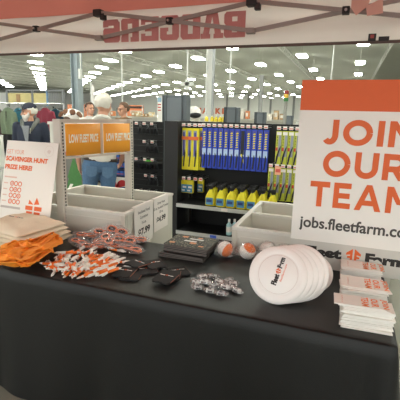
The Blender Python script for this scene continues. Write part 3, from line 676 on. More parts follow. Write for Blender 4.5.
# soda cases, tree box and hide pattern toy behind the bins
def block(name, lab, cat, px0, px1, y0, y1, Y, d, mt, grp=None):
    a, c = aty(px0, y1, Y), aty(px1, y0, Y); t = thing(name, lab, cat, ((a.x+c.x)/2, Y, a.z), group=grp)
    b = BM(); box(b, (-(c.x-a.x)/2, 0, 0), ((c.x-a.x)/2, d, c.z-a.z), bev=.006); obj('carton_body', b, mt, t); return t, (c.x-a.x)/2, c.z-a.z
m_sodab = mat('soda_navy', (34, 44, 84), .45); m_sodal = mat('soda_blue', (58, 104, 190), .4)
SY = 5.35
t, w, h = block('soda_case', 'white drink case with red W and red blue ball marks, low behind the jeans', 'drink case', 107, 128, 178, 194, SY, .3, m_white); sx = t.location.x; sz = t.location.z
b = BM(); box(b, (-.36, .0, 0), (.36, .45, sz-.002)); o = obj('display_plinth', b, m_black, loc=(sx, SY-.02, 0)); tag(o, 'black plinth under the drink cases', 'plinth')
c1 = aty(115.5, 187.5, SY).x-sx; b = BM(); text_bm(b, 'W', (c1, -.001, h*.22), X, Z, h*.5, w=h*.55, bold=.09, d=.001); obj('letter', b, mat('badge_red', (196, 40, 50), .5), t)
c2 = aty(122.5, 186, SY).x-sx; rr = h*.36
for nm, ptsl, mt in (('ball_top', [(rr*math.cos(a), rr*math.sin(a)) for a in [R_(20+i*10) for i in range(19)]], mat('ball_red', (206, 52, 56), .5)), ('ball_bottom', [(rr*math.cos(a), rr*math.sin(a)) for a in [R_(195+i*10) for i in range(18)]], mat('ball_blue', (44, 82, 160), .5))):
    b = BM(); flat(b, ptsl, (c2, -.001, h*.5), X, Z, 1, .001); obj(nm, b, mt, t)
zt = sz+h+.001
for k in range(3):
    t2 = thing('soda_case', 'dark blue drink case with bright blue cans, %s of the stack' % ('lowest blue one', 'middle blue one', 'topmost')[k], 'drink case', (sx, SY, zt+.122*k), group='blue drink cases')
    b = BM(); box(b, (-w, 0, 0), (w, .3, .12), bev=.006); obj('carton_body', b, m_sodab, t2)
    for j in range(6):
        b = BM(); box(b, (-w*.9+w*.3*j, -.006, .03), (-w*.9+w*.3*j+w*.24, -.0005, .10), bev=.002); obj('can_print', b, m_sodal, t2)
    b = BM(); box(b, (-w*.7, -.008, .05), (w*.6, -.0065, .06)); obj('red_line', b, m_tagr, t2)
t, w, h = block('tree_box', 'carton printed with a green evergreen tree, left of the jeans', 'carton', 63, 92, 154, 192, 4.72, .08, mat('grey_carton', (118, 114, 108), .7))
b = BM(); box(b, (-w, .0, 0), (w, .08, t.location.z-.002)); tag(obj('display_plinth', b, m_wmetal, loc=(t.location.x, 4.72, 0)), 'beige plinth under the tree carton', 'plinth')
tx = aty(74, 170, 4.72).x-t.location.x
b = BM(); flat(b, [(-.12, .0), (.14, 0), (.10, .12), (.12, .12), (.04, .32), (.0, .4), (-.04, .3), (-.1, .14), (-.08, .13)], (tx, -.001, .06), X, Z, h/.5, .001); obj('tree_print', b, mat('tree_green', (70, 124, 62), .6, var=.2), t)
b = BM(); flat(b, [(-.2, 0), (.02, 0), (.02, .05), (-.2, .05)], (tx, -.001, h*.93), X, Z, 1, .001); obj('red_header', b, mat('carton_red', (206, 84, 64), .6), t)
b = BM(); flat(b, [(-.13, 0), (-.08, 0), (-.02, .1), (-.07, .1)], (tx, -.003, h*.06), X, Z, 1, .001); obj('white_print', b, m_white, t)
# toy cow with brown patches on top of a shelf
p = aty(70.5, 120.5, 5.0); t = thing('plush_cow', 'white plush cow head with brown patches above the orange signs', 'plush toy', (p.x, 5.0, p.z-.005))
b = BM(); ell(b, (0, .04, .08), (.13, .09, .10)); ell(b, (.0, -.04, .045), (.07, .07, .05))
for d in (-1, 1): limb(b, [(d*.10, .04, .11), (d*.17, .03, .085)], [.05, .035])
b = fuse(b, .012, 2); co = obj('head', b, m_white, t, True)
b = BM(); ell(b, (0, -.075, .035), (.055, .045, .036)); obj('muzzle', b, mat('cow_muzzle', (98, 76, 62), .8), t, True)
mbr = mat('cow_brown', (120, 84, 62), .85)
for d, r in ((-1, (.045, .03, .05)), (1, (.05, .03, .045))):
    b = BM(); ell(b, (d*.06, -.024, .125), r); obj('brown_patch', b, mbr, t, True)
    b = BM(); limb(b, [(d*.15, .0, .105), (d*.185, .0, .075)], [.034, .025]); obj('ear_patch', b, mbr, t, True)
    b = BM(); ell(b, (d*.055, -.05, .09), .011); obj('eye', b, m_black, t, True)
b = BM(); box(b, (-.26, -.15, 0), (.26, .2, p.z-.022)); box(b, (-.28, -.17, p.z-.06), (.28, .21, p.z-.021)); tag(obj('display_plinth', b, m_wmetal, loc=(p.x, 5.0, 0)), 'tall beige stand carrying the plush cow', 'plinth')

# ------------------------------------------------------------------ bins behind the table
def bin_(lab, x0, x1, y0, y1):
    t = thing('dump_bin', lab, 'bin', ((x0+x1)/2, (y0+y1)/2, 0)); w, d, zt = (x1-x0)/2, (y1-y0)/2, .91
    b = BM(); box(b, (-w, -d, 0), (w, d, .10)); box(b, (-w+.01, -d+.03, .101), (w-.01, d-.03, .56)); obj('base', b, m_wmetal, t)
    def wall(nm, lo, hi, ax):
        b = BM(); box(b, (lo[0], lo[1], .5), (hi[0], hi[1], zt-.02)); q = obj(nm, b, m_wmetal, t)
        b = BM(); e = .006; box(b, (lo[0]-e, lo[1]-e, zt-.0195), (hi[0]+e, hi[1]+e, zt), bev=.003); obj('rim', b, mat('rim_metal', (214, 211, 202), .4), q)
        if ax == 'x':
            b = BM(); 
            for z in (.56, .845): box(b, (lo[0]+.04, lo[1]-.004, z), (hi[0]-.04, lo[1]-.0005, z+.008))
            for xx in (lo[0]+.04, hi[0]-.048): box(b, (xx, lo[1]-.004, .568), (xx+.008, lo[1]-.0005, .844))
            obj('panel_bead', b, m_wmetal, q)
    wall('front_panel', (-w+.0, -d), (w, -d+.022), 'x'); wall('back_panel', (-w, d-.022), (w, d), '')
    wall('divider', (-w+.03, -.012), (w-.03, .012), ''); wall('end_panel', (-w, -d+.03), (-w+.022, d-.03), ''); wall('end_panel', (w-.022, -d+.03), (w, d-.03), '')
    for xx in (-w, w-.03):
        b = BM(); box(b, (xx-.001, -d-.006, .1005), (xx+.031, -d-.0005, zt-.02)); obj('corner_post', b, mat('corner_metal', (196, 192, 180), .4), t)
    return t
BIN = bin_('beige metal bin left with slotted post frame and white price cards', -2.32, -1.40, 2.34, 3.14)
bin_('beige metal bin right, behind the balls and the tall poster', -.63, .29, 2.34, 3.18)
# price cards hung on the right end of the left bin
def price_card(lab, y0, y1, z0, z1, txt, lines):
    t = thing('price_card', lab, 'price card', (-1.392, (y0+y1)/2, z1), group='hanging price cards'); w = (y1-y0)/2; h = z1-z0
    b = BM(); box(b, (0, -w, -h), (.003, w, 0)); box(b, (-.02, -w, .0005), (.003, w, .003)); obj('card', b, m_white, t)
    b = BM(); text_bm(b, txt, (.003, 0, -h*.78), Y_, Z, h*.2, w=w*1.3, bold=.04); obj('price', b, m_ink, t)
    b = BM()
    for k, l in enumerate(lines): text_bm(b, l, (.003, 0, -h*(.2+.14*k)), Y_, Z, h*.075, bold=.02)
    obj('small_print', b, m_grey, t)
price_card('white price card reading $7.99 on the left bin', 2.45, 2.74, .62, .925, '$7.99', ['Insulated Food', 'Container', '16 oz.'])
price_card('white price card reading $4.99 on the left bin', 2.76, 3.02, .655, .925, '$4.99', ['Drink Ware', '22 oz. Insulated Tumbler', '20 oz.'])
# frame with orange signs
P1, P2 = V((-1.93, 2.345)), V((-1.73, 2.97)); HT = 1.535
t = BIN; D = P2-P1; OFF = Matrix.Translation((P1.x-BIN.location.x, P1.y-BIN.location.y, 0))
for q in (V((0, 0)), D):
    M = OFF@Matrix.Translation((q.x, q.y, 0))
    b = BM(); box(b, (-.032, -.024, .0), (.032, .024, HT), M, bev=.003) if q.length < .01 else box(b, (-.03, -.024, .0), (.03, .024, HT), M, bev=.003); po = obj('post', b, m_post, t)
    b = BM()
    for k in range(34): 
        z = .72+.0236*k; box(b, (.0322 if q.length < .01 else .0302, -.006, z), (.0335 if q.length < .01 else .0315, .006, z+.014), M)
    obj('slots', b, m_dark, po)
ang = math.atan2(D.y, D.x); MR = OFF@Matrix.Rotation(ang, 4, 'Z'); L = D.length
b = BM(); box(b, (.03, -.012, HT-.028), (L-.03, .012, HT-.001), MR); obj('top_rail', b, m_post, t)
b = BM(); box(b, (L*.56-.012, -.010, HT-.27), (L*.56+.012, .010, HT-.029), MR); obj('middle_post', b, m_post, t)
b = BM(); box(b, (.03, -.011, HT-.285), (L-.03, .011, HT-.27), MR); obj('lower_rail', b, m_post, t)
mor = mat('orange_sign_sheet', (255, 174, 56), .5, var=.03)
for k, (a, c) in enumerate(((.034, L*.52), (L*.565, L+.012))):
    q = thing('price_sign', 'orange LOW FLEET PRICE sign, %s of the two' % ('left and larger', 'right and smaller')[k], 'sign', (P1.x, P1.y, HT-.032), (0, 0, ang), 'orange price signs')
    b = BM(); N = 14; h = .228
    for s_ in range(2):
        pass
    vv = [[b.verts.new((a+(c-a)*i/N, -.028-.014*math.sin(PI*i/N)-dd, z)) for i in range(N+1)] for dd in (0, -.0015) for z in (-h, 0)]
    for A, B in ((0, 1), (3, 2), (1, 3), (2, 0)):
        for i in range(N): b.faces.new((vv[A][i], vv[A][i+1], vv[B][i+1], vv[B][i]))
    bmesh.ops.recalc_face_normals(b, faces=b.faces); obj('sheet', b, mor, q, True)
    b = BM(); text_bm(b, 'LOW FLEET PRICE', (0, 0, 0), X, Z, .062, w=(c-a)*.84, bold=.04, d=0)
    for v in b.verts:
        xx = v.co.x+(a+c)/2; v.co = V((xx, -.0295-.014*math.sin(PI*(xx-a)/(c-a)), v.co.z-h*.60))
    obj('lettering', b, mat('sign_white', (255, 246, 226), .5), q)

# ------------------------------------------------------------------ canopy over the table
TX0, TX1, TY1, TY0, EV, VB = -3.12, 1.62, 2.9, -.25, 2.355, 2.065
m_red = mat('red_canopy', (226, 134, 122), .75, var=.06, scale=3, trans=.1)
m_val = mat('white_valance', (226, 214, 206), .8, var=.03, scale=4, trans=.4)
m_let = mat('red_print_through', (202, 132, 128), .8, var=.06)
m_truss = mat('truss_metal', (150, 138, 132), .4, metal=.35); m_jt = mat('black_joint', (34, 28, 27), .5)
tent = thing('canopy_tent', 'red canopy tent with white valance and metal truss over the table', 'canopy', ((TX0+TX1)/2, (TY0+TY1)/2, 0))
TM = Matrix.Translation((-(TX0+TX1)/2, -(TY0+TY1)/2, 0))
def tobj(nm, b, mt, par=None, sm=False): bmesh.ops.transform(b, matrix=TM, verts=b.verts); return obj(nm, b, mt, par or tent, sm)
b = BM(); N = 16; cx, cy = (TX0+TX1)/2, (TY0+TY1)/2
A = [b.verts.new(p) for p in ((TX0, TY0, EV), (TX1, TY0, EV), (TX1, TY1, EV), (TX0, TY1, EV))]; P = [b.verts.new((cx-.8, cy, 3.15)), b.verts.new((cx+.8, cy, 3.15))]
b.faces.new((A[0], A[1], P[1], P[0])); b.faces.new((A[1], A[2], P[1])); b.faces.new((A[2], A[3], P[0], P[1])); b.faces.new((A[3], A[0], P[0]))
bmesh.ops.subdivide_edges(b, edges=b.edges, cuts=7, use_grid_fill=True)
for v in b.verts: v.co.z += .012*noise.noise(v.co*2.2)
tobj('roof', b, m_red, sm=True)
def valance(p, q, lab, hem=True):
    p, q = V(p), V(q); n = max(12, int((q-p).length*14)); b = BM(); rows = []
    nrm = (q-p).normalized().cross(Z)
    for j in range(11):
        f = j/10; z = EV+(VB-EV)*f
        rows.append([b.verts.new(p.lerp(q, i/n)*1+Z*z+nrm*(.010*noise.noise(V((i*.09, j*.5, p.x)))+.010*math.sin(f*9+i*.02))) for i in range(n+1)])
    for r1, r2 in zip(rows, rows[1:]):
        for i in range(n): b.faces.new((r1[i], r1[i+1], r2[i+1], r2[i]))
    return tobj('valance', b, m_val, sm=True)
vb = valance((TX0, TY1, 0), (TX1, TY1, 0), '')
valance((TX0, TY0, 0), (TX0, TY1, 0), '')
b = BM(); box(b, (TX0, TY1-.022, VB-.012), (TX1, TY1-.012, VB+.006)); tobj('hem', b, mat('hem_brown', (96, 78, 72), .8), vb)
# the name on the outside shows through mirrored from here
xl, xr = aty(105.5, 34, TY1).x, aty(248, 22, TY1).x; n = 7; stp = (xr-xl)/n
b = BM(); zb = aty(105, 44, TY1).z; zt = aty(105, 21, TY1).z
GL = {'S': [(.05, .86, .12, .98, .88, .98, .98, .9, .98, .66, .66, .66, .66, .72, .36, .72, .36, .62, .9, .62, .98, .52, .98, .1, .88, 0, .1, 0, 0, .1, 0, .34, .32, .34, .32, .26, .64, .26, .64, .38, .1, .38, 0, .48, 0, .88)],
 'R': [(0, 0, .48, 0, .48, .2, .38, .2, .38, 1, 0, 1), (.38, .76, .62, .76, .62, .98, .38, .98), (.62, .4, .9, .44, 1, .54, 1, .9, .9, .98, .62, .98), (.38, .36, .9, .36, .9, .52, .38, .52), (.58, 0, 1, 0, 1, .18, .9, .4, .58, .4)],
 'E': [(0, 0, .38, 0, .38, 1, 0, 1), (.38, 0, .96, 0, .96, .32, .72, .32, .72, .22, .38, .22), (.38, .4, .74, .4, .74, .6, .38, .6), (.38, .78, .72, .78, .72, .68, .96, .68, .96, 1, .38, 1)],
 'G': [(0, .12, .1, 0, .9, 0, 1, .1, 1, .52, .56, .52, .56, .36, .64, .36, .64, .24, .36, .24, .36, .76, .64, .76, .64, .64, 1, .64, 1, .88, .9, 1, .1, 1, 0, .88)],
 'D': [(0, 0, .38, 0, .38, 1, 0, 1), (.38, 0, .88, 0, 1, .12, 1, .88, .88, 1, .38, 1, .38, .78, .62, .78, .62, .22, .38, .22)],
 'A': [(-.05, 0, .42, 0, .42, .18, .36, .18, .4, .4, .5, .4, .5, .58, .44, .58, .5, .84, .5, 1, .24, 1, .06, .2, -.05, .2), (1.05, 0, 1.05, .2, .94, .2, .76, 1, .5, 1, .5, .84, .56, .58, .5, .58, .5, .4, .6, .4, .64, .18, .58, .18, .58, 0)],
 'B': [(0, 0, .38, 0, .38, 1, 0, 1), (.38, 0, .9, 0, 1, .1, 1, .42, .92, .5, 1, .58, 1, .9, .9, 1, .38, 1, .38, .8, .62, .8, .62, .62, .38, .62, .38, .42, .62, .42, .62, .2, .38, .2)]}
for i, ch in enumerate('SREGDAB'):
    cw = stp*.93
    for g in GL[ch]:
        pts = [(g[k], g[k+1]) for k in range(0, len(g), 2)]
        gi = GL[ch].index(g); vs = [b.verts.new((xl+stp*(i+.5)-(x-.5)*cw, TY1-.045-.0004*gi, zb+y*(zt-zb))) for x, y in pts]
        for tri in geometry.tessellate_polygon([[V((x, y, 0)) for x, y in pts]]): b.faces.new([vs[q] for q in tri])
tobj('lettering', b, m_let, vb)
YT = TY1-.10
lows = [aty(100, 39, YT), aty(251, 30, YT)]; hi_z = aty(170, 8, YT).z; sp = lows[1].x-lows[0].x
zl, zh = (lows[0].z+lows[1].z)/2, EV-.03
xs = [lows[0].x+sp*k for k in range(-1, 4)]
for k in range(len(xs)-1):
    a, c = xs[k], xs[k+1]; 
    for (z0, z1, dy) in ((zl, zh, 0), (zh, zl, -.02)):
        b = BM(); bar(b, (a, YT+dy, z0), (c, YT+dy, z1), .014, .026); tobj('truss_bar', b, m_truss)
    b = BM(); mx = (a+c)/2; box(b, (mx-.022, YT-.035, (zl+zh)/2-.022), (mx+.022, YT+.012, (zl+zh)/2+.022), bev=.004); j_ = tobj('truss_joint', b, m_jt)
    b = BM(); lathe(b, [(.008, 0), (.008, .012), (0, .012)], 10, Matrix.Translation((mx, YT-.036, (zl+zh)/2))@Matrix.Rotation(PI/2, 4, 'X')); tobj('bolt', b, m_chrome, j_)
for k, x in enumerate(xs):
    b = BM(); box(b, (x-.03, YT-.035, zl-.02), (x+.03, YT+.014, zl+.016), bev=.006); tobj('truss_bracket', b, m_truss)
    b = BM(); box(b, (x-.035, YT-.04, zh-.03), (x+.035, YT+.02, zh+.02), bev=.008); box(b, (x+.02, YT-.03, zh-.055), (x+.06, YT+.012, zh-.01), bev=.006); tobj('truss_bracket', b, m_jt)
for x in (xs[0], xs[-1]):
    b = BM(); box(b, (x-.03, YT-.03, 0), (x+.03, YT+.03, EV), bev=.004); box(b, (x-.06, YT-.06, 0), (x+.06, YT+.06, .01)); tobj('leg', b, m_truss)
    b = BM(); box(b, (x-.03, TY0+.05, 0), (x+.03, TY0+.11, EV), bev=.004); box(b, (x-.06, TY0+.02, 0), (x+.06, TY0+.14, .01)); tobj('leg', b, m_truss)
# care labels at the third joint, hook patches on the hem
for pts in ([(352, -3), (372, -6), (368, 6), (356, 15.5), (351, 8)], [(366, 6), (383, -2), (383, 13), (367, 16)]):
    b = BM(); q = [aty(x, y, YT-.06-.02*(pts[0][0] > 360)) for x, y in pts]; vs = [b.verts.new(p) for p in q]; b.faces.new(vs)
    r = bmesh.ops.extrude_face_region(b, geom=b.faces[:]); bmesh.ops.translate(b, vec=(0, .002, 0), verts=[g for g in r['geom'] if isinstance(g, bmesh.types.BMVert)]); bmesh.ops.recalc_face_normals(b, faces=b.faces)
    tobj('care_label', b, mat('pink_label', (216, 164, 150), .8))
for x0, x1, y0, y1 in ((368, 376.5, 33.5, 39.5), (378.5, 389.5, 36.2, 39)):
    a, c = aty(x0, y1, TY1-.03), aty(x1, y0, TY1-.03); b = BM(); box(b, (a.x, TY1-.034, VB), (c.x, TY1-.026, c.z), bev=.002); q = tobj('hook_patch', b, m_jt)
    if y0 < 35: b = BM(); box(b, (a.x+.012, TY1-.036, VB+.018), (c.x-.012, TY1-.0342, c.z-.006)); tobj('patch_logo', b, mat('patch_red', (150, 60, 58), .6), q)

# ------------------------------------------------------------------ table under a floor length black cloth
T = .75; X0, X1, Y0, Y1 = -2.19, .25, 1.55, 2.29
b = BM(); per = []; rc = .03
def edge(p, q, n): 
    return [(V(p).lerp(V(q), i/n)) for i in range(n)]
P_ = [(X0, Y0), (X1, Y0), (X1, Y1), (X0, Y1)]
for i in range(4): per += edge(P_[i], P_[(i+1) % 4], 90 if i % 2 == 0 else 40)
cen = V(((X0+X1)/2, (Y0+Y1)/2)); n = len(per); rings = []
def outn(p):
    d = V((0, 0)); e = .001
    if p.x < X0+e: d.x = -1
    if p.x > X1-e: d.x = 1
    if p.y < Y0+e: d.y = -1
    if p.y > Y1-e: d.y = 1
    return d.normalized()
for f in (.1, .25, .4, .55, .7, .82, .92, .98):
    rings.append([b.verts.new((*(cen+(p-cen)*f), T-.0005-.0012*abs(noise.noise(V((p.x*f*6, p.y*f*6, 1)))))) for p in per])
rings.append([b.verts.new((*(p-outn(p)*.004), T-.002)) for p in per])
rings.append([b.verts.new((*(p+outn(p)*.003), T-.008)) for p in per])
for j in range(1, 13):
    t_ = j/12; row = []
    for i, p in enumerate(per):
        s_ = i*.03; amp = .004+.034*t_**1.3
        fold = math.sin(s_*9+1.2*math.sin(s_*2.1))*.55+math.sin(s_*21+2*math.sin(s_*3.3))*.3+noise.noise(V((s_*1.7, t_*1.2, 3)))*.6
        o_ = outn(p); amp *= .22 if p.y > Y1-.001 else 1; q = p+o_*(.004+amp*(.9+fold)*.75)
        dc = min((p-V(c)).length for c in P_); g = max(0, 1-dc/.22)
        q += o_*g*t_*(.25 if p.y > Y1-.001 else 1)*(.05+.05*math.sin(dc*60))
        row.append(b.verts.new((*q, (T-.008)*(1-t_)+.004)))
    rings.append(row)
cv = b.verts.new((*cen, T-.001)); b.faces.new
for i in range(n): b.faces.new((cv, rings[0][i], rings[0][(i+1) % n]))
for r1, r2 in zip(rings, rings[1:]):
    for i in range(n): b.faces.new((r1[i], r2[i], r2[(i+1) % n], r1[(i+1) % n]))
bmesh.ops.recalc_face_normals(b, faces=b.faces)
tb = obj('draped_table', b, m_cloth, smooth=True); tag(tb, 'long table covered to the floor by a black cloth', 'table')

# ------------------------------------------------------------------ the tall poster on the back edge
PY = 2.262
def pw(x, y): return aty(x, y, PY-.004)
pl = aty(296, 170, PY).x-.002; ptop = aty(302, 80, PY).z; TMX = None
jl = pw(321.4, 144).x; tl = pw(310.5, 205).x
pc = pw(364, 160).x; pwid = 2*(pc-pl)
t = thing('poster_board', 'tall white JOIN OUR TEAM poster with orange top band', 'poster', (pc, PY, T+.001), (0, 0, 0))
hh = ptop-T-.001; w = pwid/2
b = BM(); box(b, (-w, 0, 0), (w, .006, hh), bev=.0015); obj('board', b, mat('poster_white', (240, 236, 228), .5, var=.01), t)
zb = pw(300, 110).z-T-.001
b = BM(); box(b, (-w, -.0012, zb), (w, -.0001, hh)); obj('orange_band', b, mat('poster_orange', (226, 96, 34), .5, var=.02), t)
zg = pw(293, 238.5).z-T-.001
b = BM(); box(b, (-w, -.0012, 0), (w, -.0001, zg)); obj('grey_band', b, mat('poster_grey', (206, 203, 194), .5, var=.01), t)
def pline(s_, px, ytop, ybot, mt, nm, width=None, bold=.035, d=.0014, xl=None):
    zt_, z0 = pw(px, ytop).z, pw(px, ybot).z; x = pw(px, (ytop+ybot)/2).x
    b = BM(); text_bm(b, s_, (0, -.0003, z0-T-.001), X, Z, zt_-z0, w=width, bold=bold, d=d); obj(nm, b, mt, t)
m_po = mat('poster_orange_ink', (226, 100, 40), .5, var=.02)
SW = .232
def rect(x0, y0, x1, y1): return [(x0, y0), (x1, y0), (x1, y1), (x0, y1)]
def stroke(path, wd=SW):                             # a thick path as a list of quads
    P = [V(p) for p in path]; L = []; R = []
    for k, p in enumerate(P):
        t_ = (P[min(k+1, len(P)-1)]-P[max(k-1, 0)]).normalized(); n_ = V((-t_.y, t_.x)); L.append(p+n_*wd/2); R.append(p-n_*wd/2)
    return [[R[k], R[k+1], L[k+1], L[k]] for k in range(len(P)-1)]
def arc(cx, cy, rx, ry, a0, a1, n=16): return [(cx+rx*math.cos(R_(a0+(a1-a0)*k/n)), cy+ry*math.sin(R_(a0+(a1-a0)*k/n))) for k in range(n+1)]
h_ = SW/2
LET = {'J': (.66, stroke([(.66-h_, 1), (.66-h_, .40)]+arc(.34, .38, .66-h_-.34, .38-h_+.01, 0, -140, 14))),
 'O': (1.10, stroke(arc(.55, .5, .55-h_, .515-h_, 0, 360, 36))), 'I': (SW, [rect(0, 0, SW, 1)]),
 'N': (.92, [rect(0, 0, SW, 1), rect(.92-SW, 0, .92, 1), [(.0, 1), (.92-SW, 0), (.92, 0), (SW, 1)]]),
 'U': (.90, stroke([(h_, 1), (h_, .42)]+arc(.45, .40, .45-h_, .40-h_+.01, 180, 360, 18)+[(.9-h_, .42), (.9-h_, 1)])),
 'R': (.86, [rect(0, 0, SW, 1)]+stroke([(SW, 1-h_), (.48, 1-h_)]+arc(.48, .655, .37-h_, .345-h_, 90, -90, 14)+[(SW, .31+h_)], SW*.95)+[[(.36, .36), (.62, 0), (.88, 0), (.60, .40)]]),
 'T': (.86, [rect(0, 1-SW*.95, .86, 1), rect(.43-h_, 0, .43+h_, 1-SW*.95)]),
 'E': (.74, [rect(0, 0, SW, 1), rect(SW, 0, .74, SW*.92), rect(SW, .5-SW*.45, .69, .5+SW*.45), rect(SW, 1-SW*.92, .73, 1)]),
 'A': (1.10, [[(0, 0), (.245, 0), (.55, .74), (.66, 1), (.44, 1)], [(.855, 0), (1.10, 0), (.66, 1), (.55, .74)], rect(.27, .2, .83, .2+SW*.86)]),
 'M': (1.08, [rect(0, 0, SW, 1), rect(1.08-SW, 0, 1.08, 1), [(0, 1), (.43, .34), (.65, .34), (.25, 1)], [(.83, 1), (.43, .34), (.65, .34), (1.08, 1)]])}
def word(wd, px, ytop, ybot):
    zt_, z0 = pw(px, ytop).z-T-.001, pw(px, ybot).z-T-.001; x0 = pw(px, (ytop+ybot)/2).x-pc; H_ = zt_-z0; GAP = .17
    nat = sum(LET[c][0] for c in wd)+GAP*(len(wd)-1); kx = -2*x0/nat; x = x0
    for c in wd:
        b = BM()
        for k, pts in enumerate(LET[c][1]):
            vs = [b.verts.new((x+p[0]*kx, -.0017-.00002*(k % 7), z0+p[1]*H_)) for p in pts]
            for tri in ([(0, 1, 2), (0, 2, 3)] if len(pts) == 4 else geometry.tessellate_polygon([[V((p[0], p[1], 0)) for p in pts]])):
                if len(set(tri)) == 3: b.faces.new([vs[q] for q in tri])
        obj('headline_letter', b, m_po, t); x += (LET[c][0]+GAP)*kx
word('JOIN', 321.4, 119.3, 144); word('OUR', 323, 150.4, 175.8); word('TEAM', 309.8, 180.6, 205.6)
b = BM(); z0 = pw(299.5, 227.5).z; zt_ = pw(299.5, 217).z; xj = pw(299.3, 222).x
text_bm(b, 'jobs.fleetfarm.com', (0, -.0003, z0-T-.001-.014), X, Z, (zt_-z0)*1.38, w=-2*(xj-pc), bold=.022, d=.0014); obj('web_address', b, mat('poster_dark_ink', (74, 70, 66), .6), t)
# store mark: two words and the orange roof shape
zl0 = pw(334, 258.8).z-T-.001; hl = pw(306, 246).z-pw(306, 256).z
def logo(par, o, r, u, h, total, mi, d=.0014):
    r = V(r).normalized(); u = V(u).normalized(); o = V(o)
    b = BM(); text_bm(b, 'Fleet', o-r*(total*.5), r, u, h, w=total*.385, bold=.06, anchor='l', d=d); obj('store_name', b, mi, par)
    b = BM(); text_bm(b, 'Farm', o+r*(total*.5), r, u, h*.96, w=total*.385, bold=.06, anchor='r', d=d); obj('store_name', b, mi, par)
    b = BM(); barn_icon(b, o-u*h*.02, r, u, h*1.28 if total/h > 6 else total*.2, d); obj('store_mark', b, m_po, par)
xf = pw(304, 251).x; logo(t, (0, -.0003, zl0), X, Z, hl, -2*(xf-pc), m_ink)
b = BM(); prism(b, [(.0, 0), (.16, 0), (.01, .55), (0, .55)], .004, Matrix.Translation((-.1, .0065, 0))@Matrix.Rotation(PI/2, 4, 'Z')@Matrix.Rotation(PI/2, 4, 'X')) ; bmesh.ops.scale(b, vec=(1, .11, 1), verts=b.verts); bmesh.ops.translate(b, vec=(0, .0065, 0), verts=b.verts); obj('easel_back', b, mat('cardboard', (176, 150, 116), .8), t)

# ------------------------------------------------------------------ scavenger sign, left
LEAN = R_(14)
pbr = at(46, 236, T); 
sy = 2.165; xr_ = -1.912
t = thing('sign_board', 'leaning white SCAVENGER HUNT sign with an orange gift picture', 'sign', (xr_-.24, sy, T+.002), (-LEAN, 0, R_(-2)))
w, hh = .24, .635
b = BM(); box(b, (-w, 0, 0), (w, .005, hh), bev=.001); obj('board', b, mat('sign_board_white', (240, 234, 225), .5, var=.01), t)
b = BM(); text_bm(b, 'GET YOUR', (-w+.012, 0, hh-.098), X, Z, .032, w=.165, bold=.0, anchor='l', d=.001); obj('headline', b, mat('pale_orange_ink', (236, 164, 130), .6), t)
b = BM(); text_bm(b, 'SCAVENGER HUNT', (-w+.010, 0, hh-.152), X, Z, .036, w=.395, bold=.05, anchor='l', d=.001); obj('headline', b, m_orange, t); b = BM(); text_bm(b, 'PRIZE HERE!', (-w+.010, 0, hh-.212), X, Z, .036, w=.26, bold=.05, anchor='l', d=.001); obj('headline', b, m_orange, t)
b = BM()
for r in range(4):
    for c in range(3): ringflat(b, (-w+.098+.038*c, 0, hh-.315-.044*r), X, Z, .0185, .0120, d=.001); 
    text_bm(b, 'o', (-w+.098+.038*(r % 3), 0, hh-.321-.044*r), X, Z, .012, d=.0011)
obj('stamp_circles', b, m_orange, t)
b = BM()
flat(b, [(0, 0), (.19, 0), (.19, .016), (0, .016)], (-w+.012, 0, hh-.50), X, Z, 1, .001); obj('grey_strip', b, mat('pale_grey_ink', (196, 184, 176), .6), t)
m_pk = mat('pale_pink_ink', (228, 190, 172), .6)
for r in range(5):
    b = BM(); flat(b, [(0, 0), (.04, 0), (.04, .008), (0, .008)] if r < 4 else [(0, 0), (.12, 0), (.12, .010), (0, .010)], (-w+.018, 0, hh-.32-.044*r if r < 4 else hh-.275), X, Z, 1, .001); obj('caption_mark', b, m_pk, t)
b = BM(); ringflat(b, (w-.075, 0, hh-.062), X, Z, .040, .0385, d=.001); barn_icon(b, (w-.075, 0, hh-.08), X, Z, .032, .001); obj('seal', b, mat('faint_ink', (222, 206, 196), .6), t)
b = BM(); gs = .15; go = (w-.155, 0, .07)
for pts in ([(-.42, 0), (-.05, 0), (-.05, .42), (-.42, .42)], [(.05, 0), (.42, 0), (.42, .42), (.05, .42)], [(-.5, .48), (-.05, .48), (-.05, .68), (-.5, .68)], [(.05, .48), (.5, .48), (.5, .68), (.05, .68)], [(-.02, .76), (-.3, .98), (-.34, .76)], [(.0, .76), (.34, .8), (.14, 1.12)]): flat(b, pts, go, X, Z, gs, .001)
obj('gift_picture', b, m_orange, t)
b = BM(); box(b, (-.04, .006, .0), (.04, .0085, .5)); obj('easel_back', b, MATS['cardboard'], t)

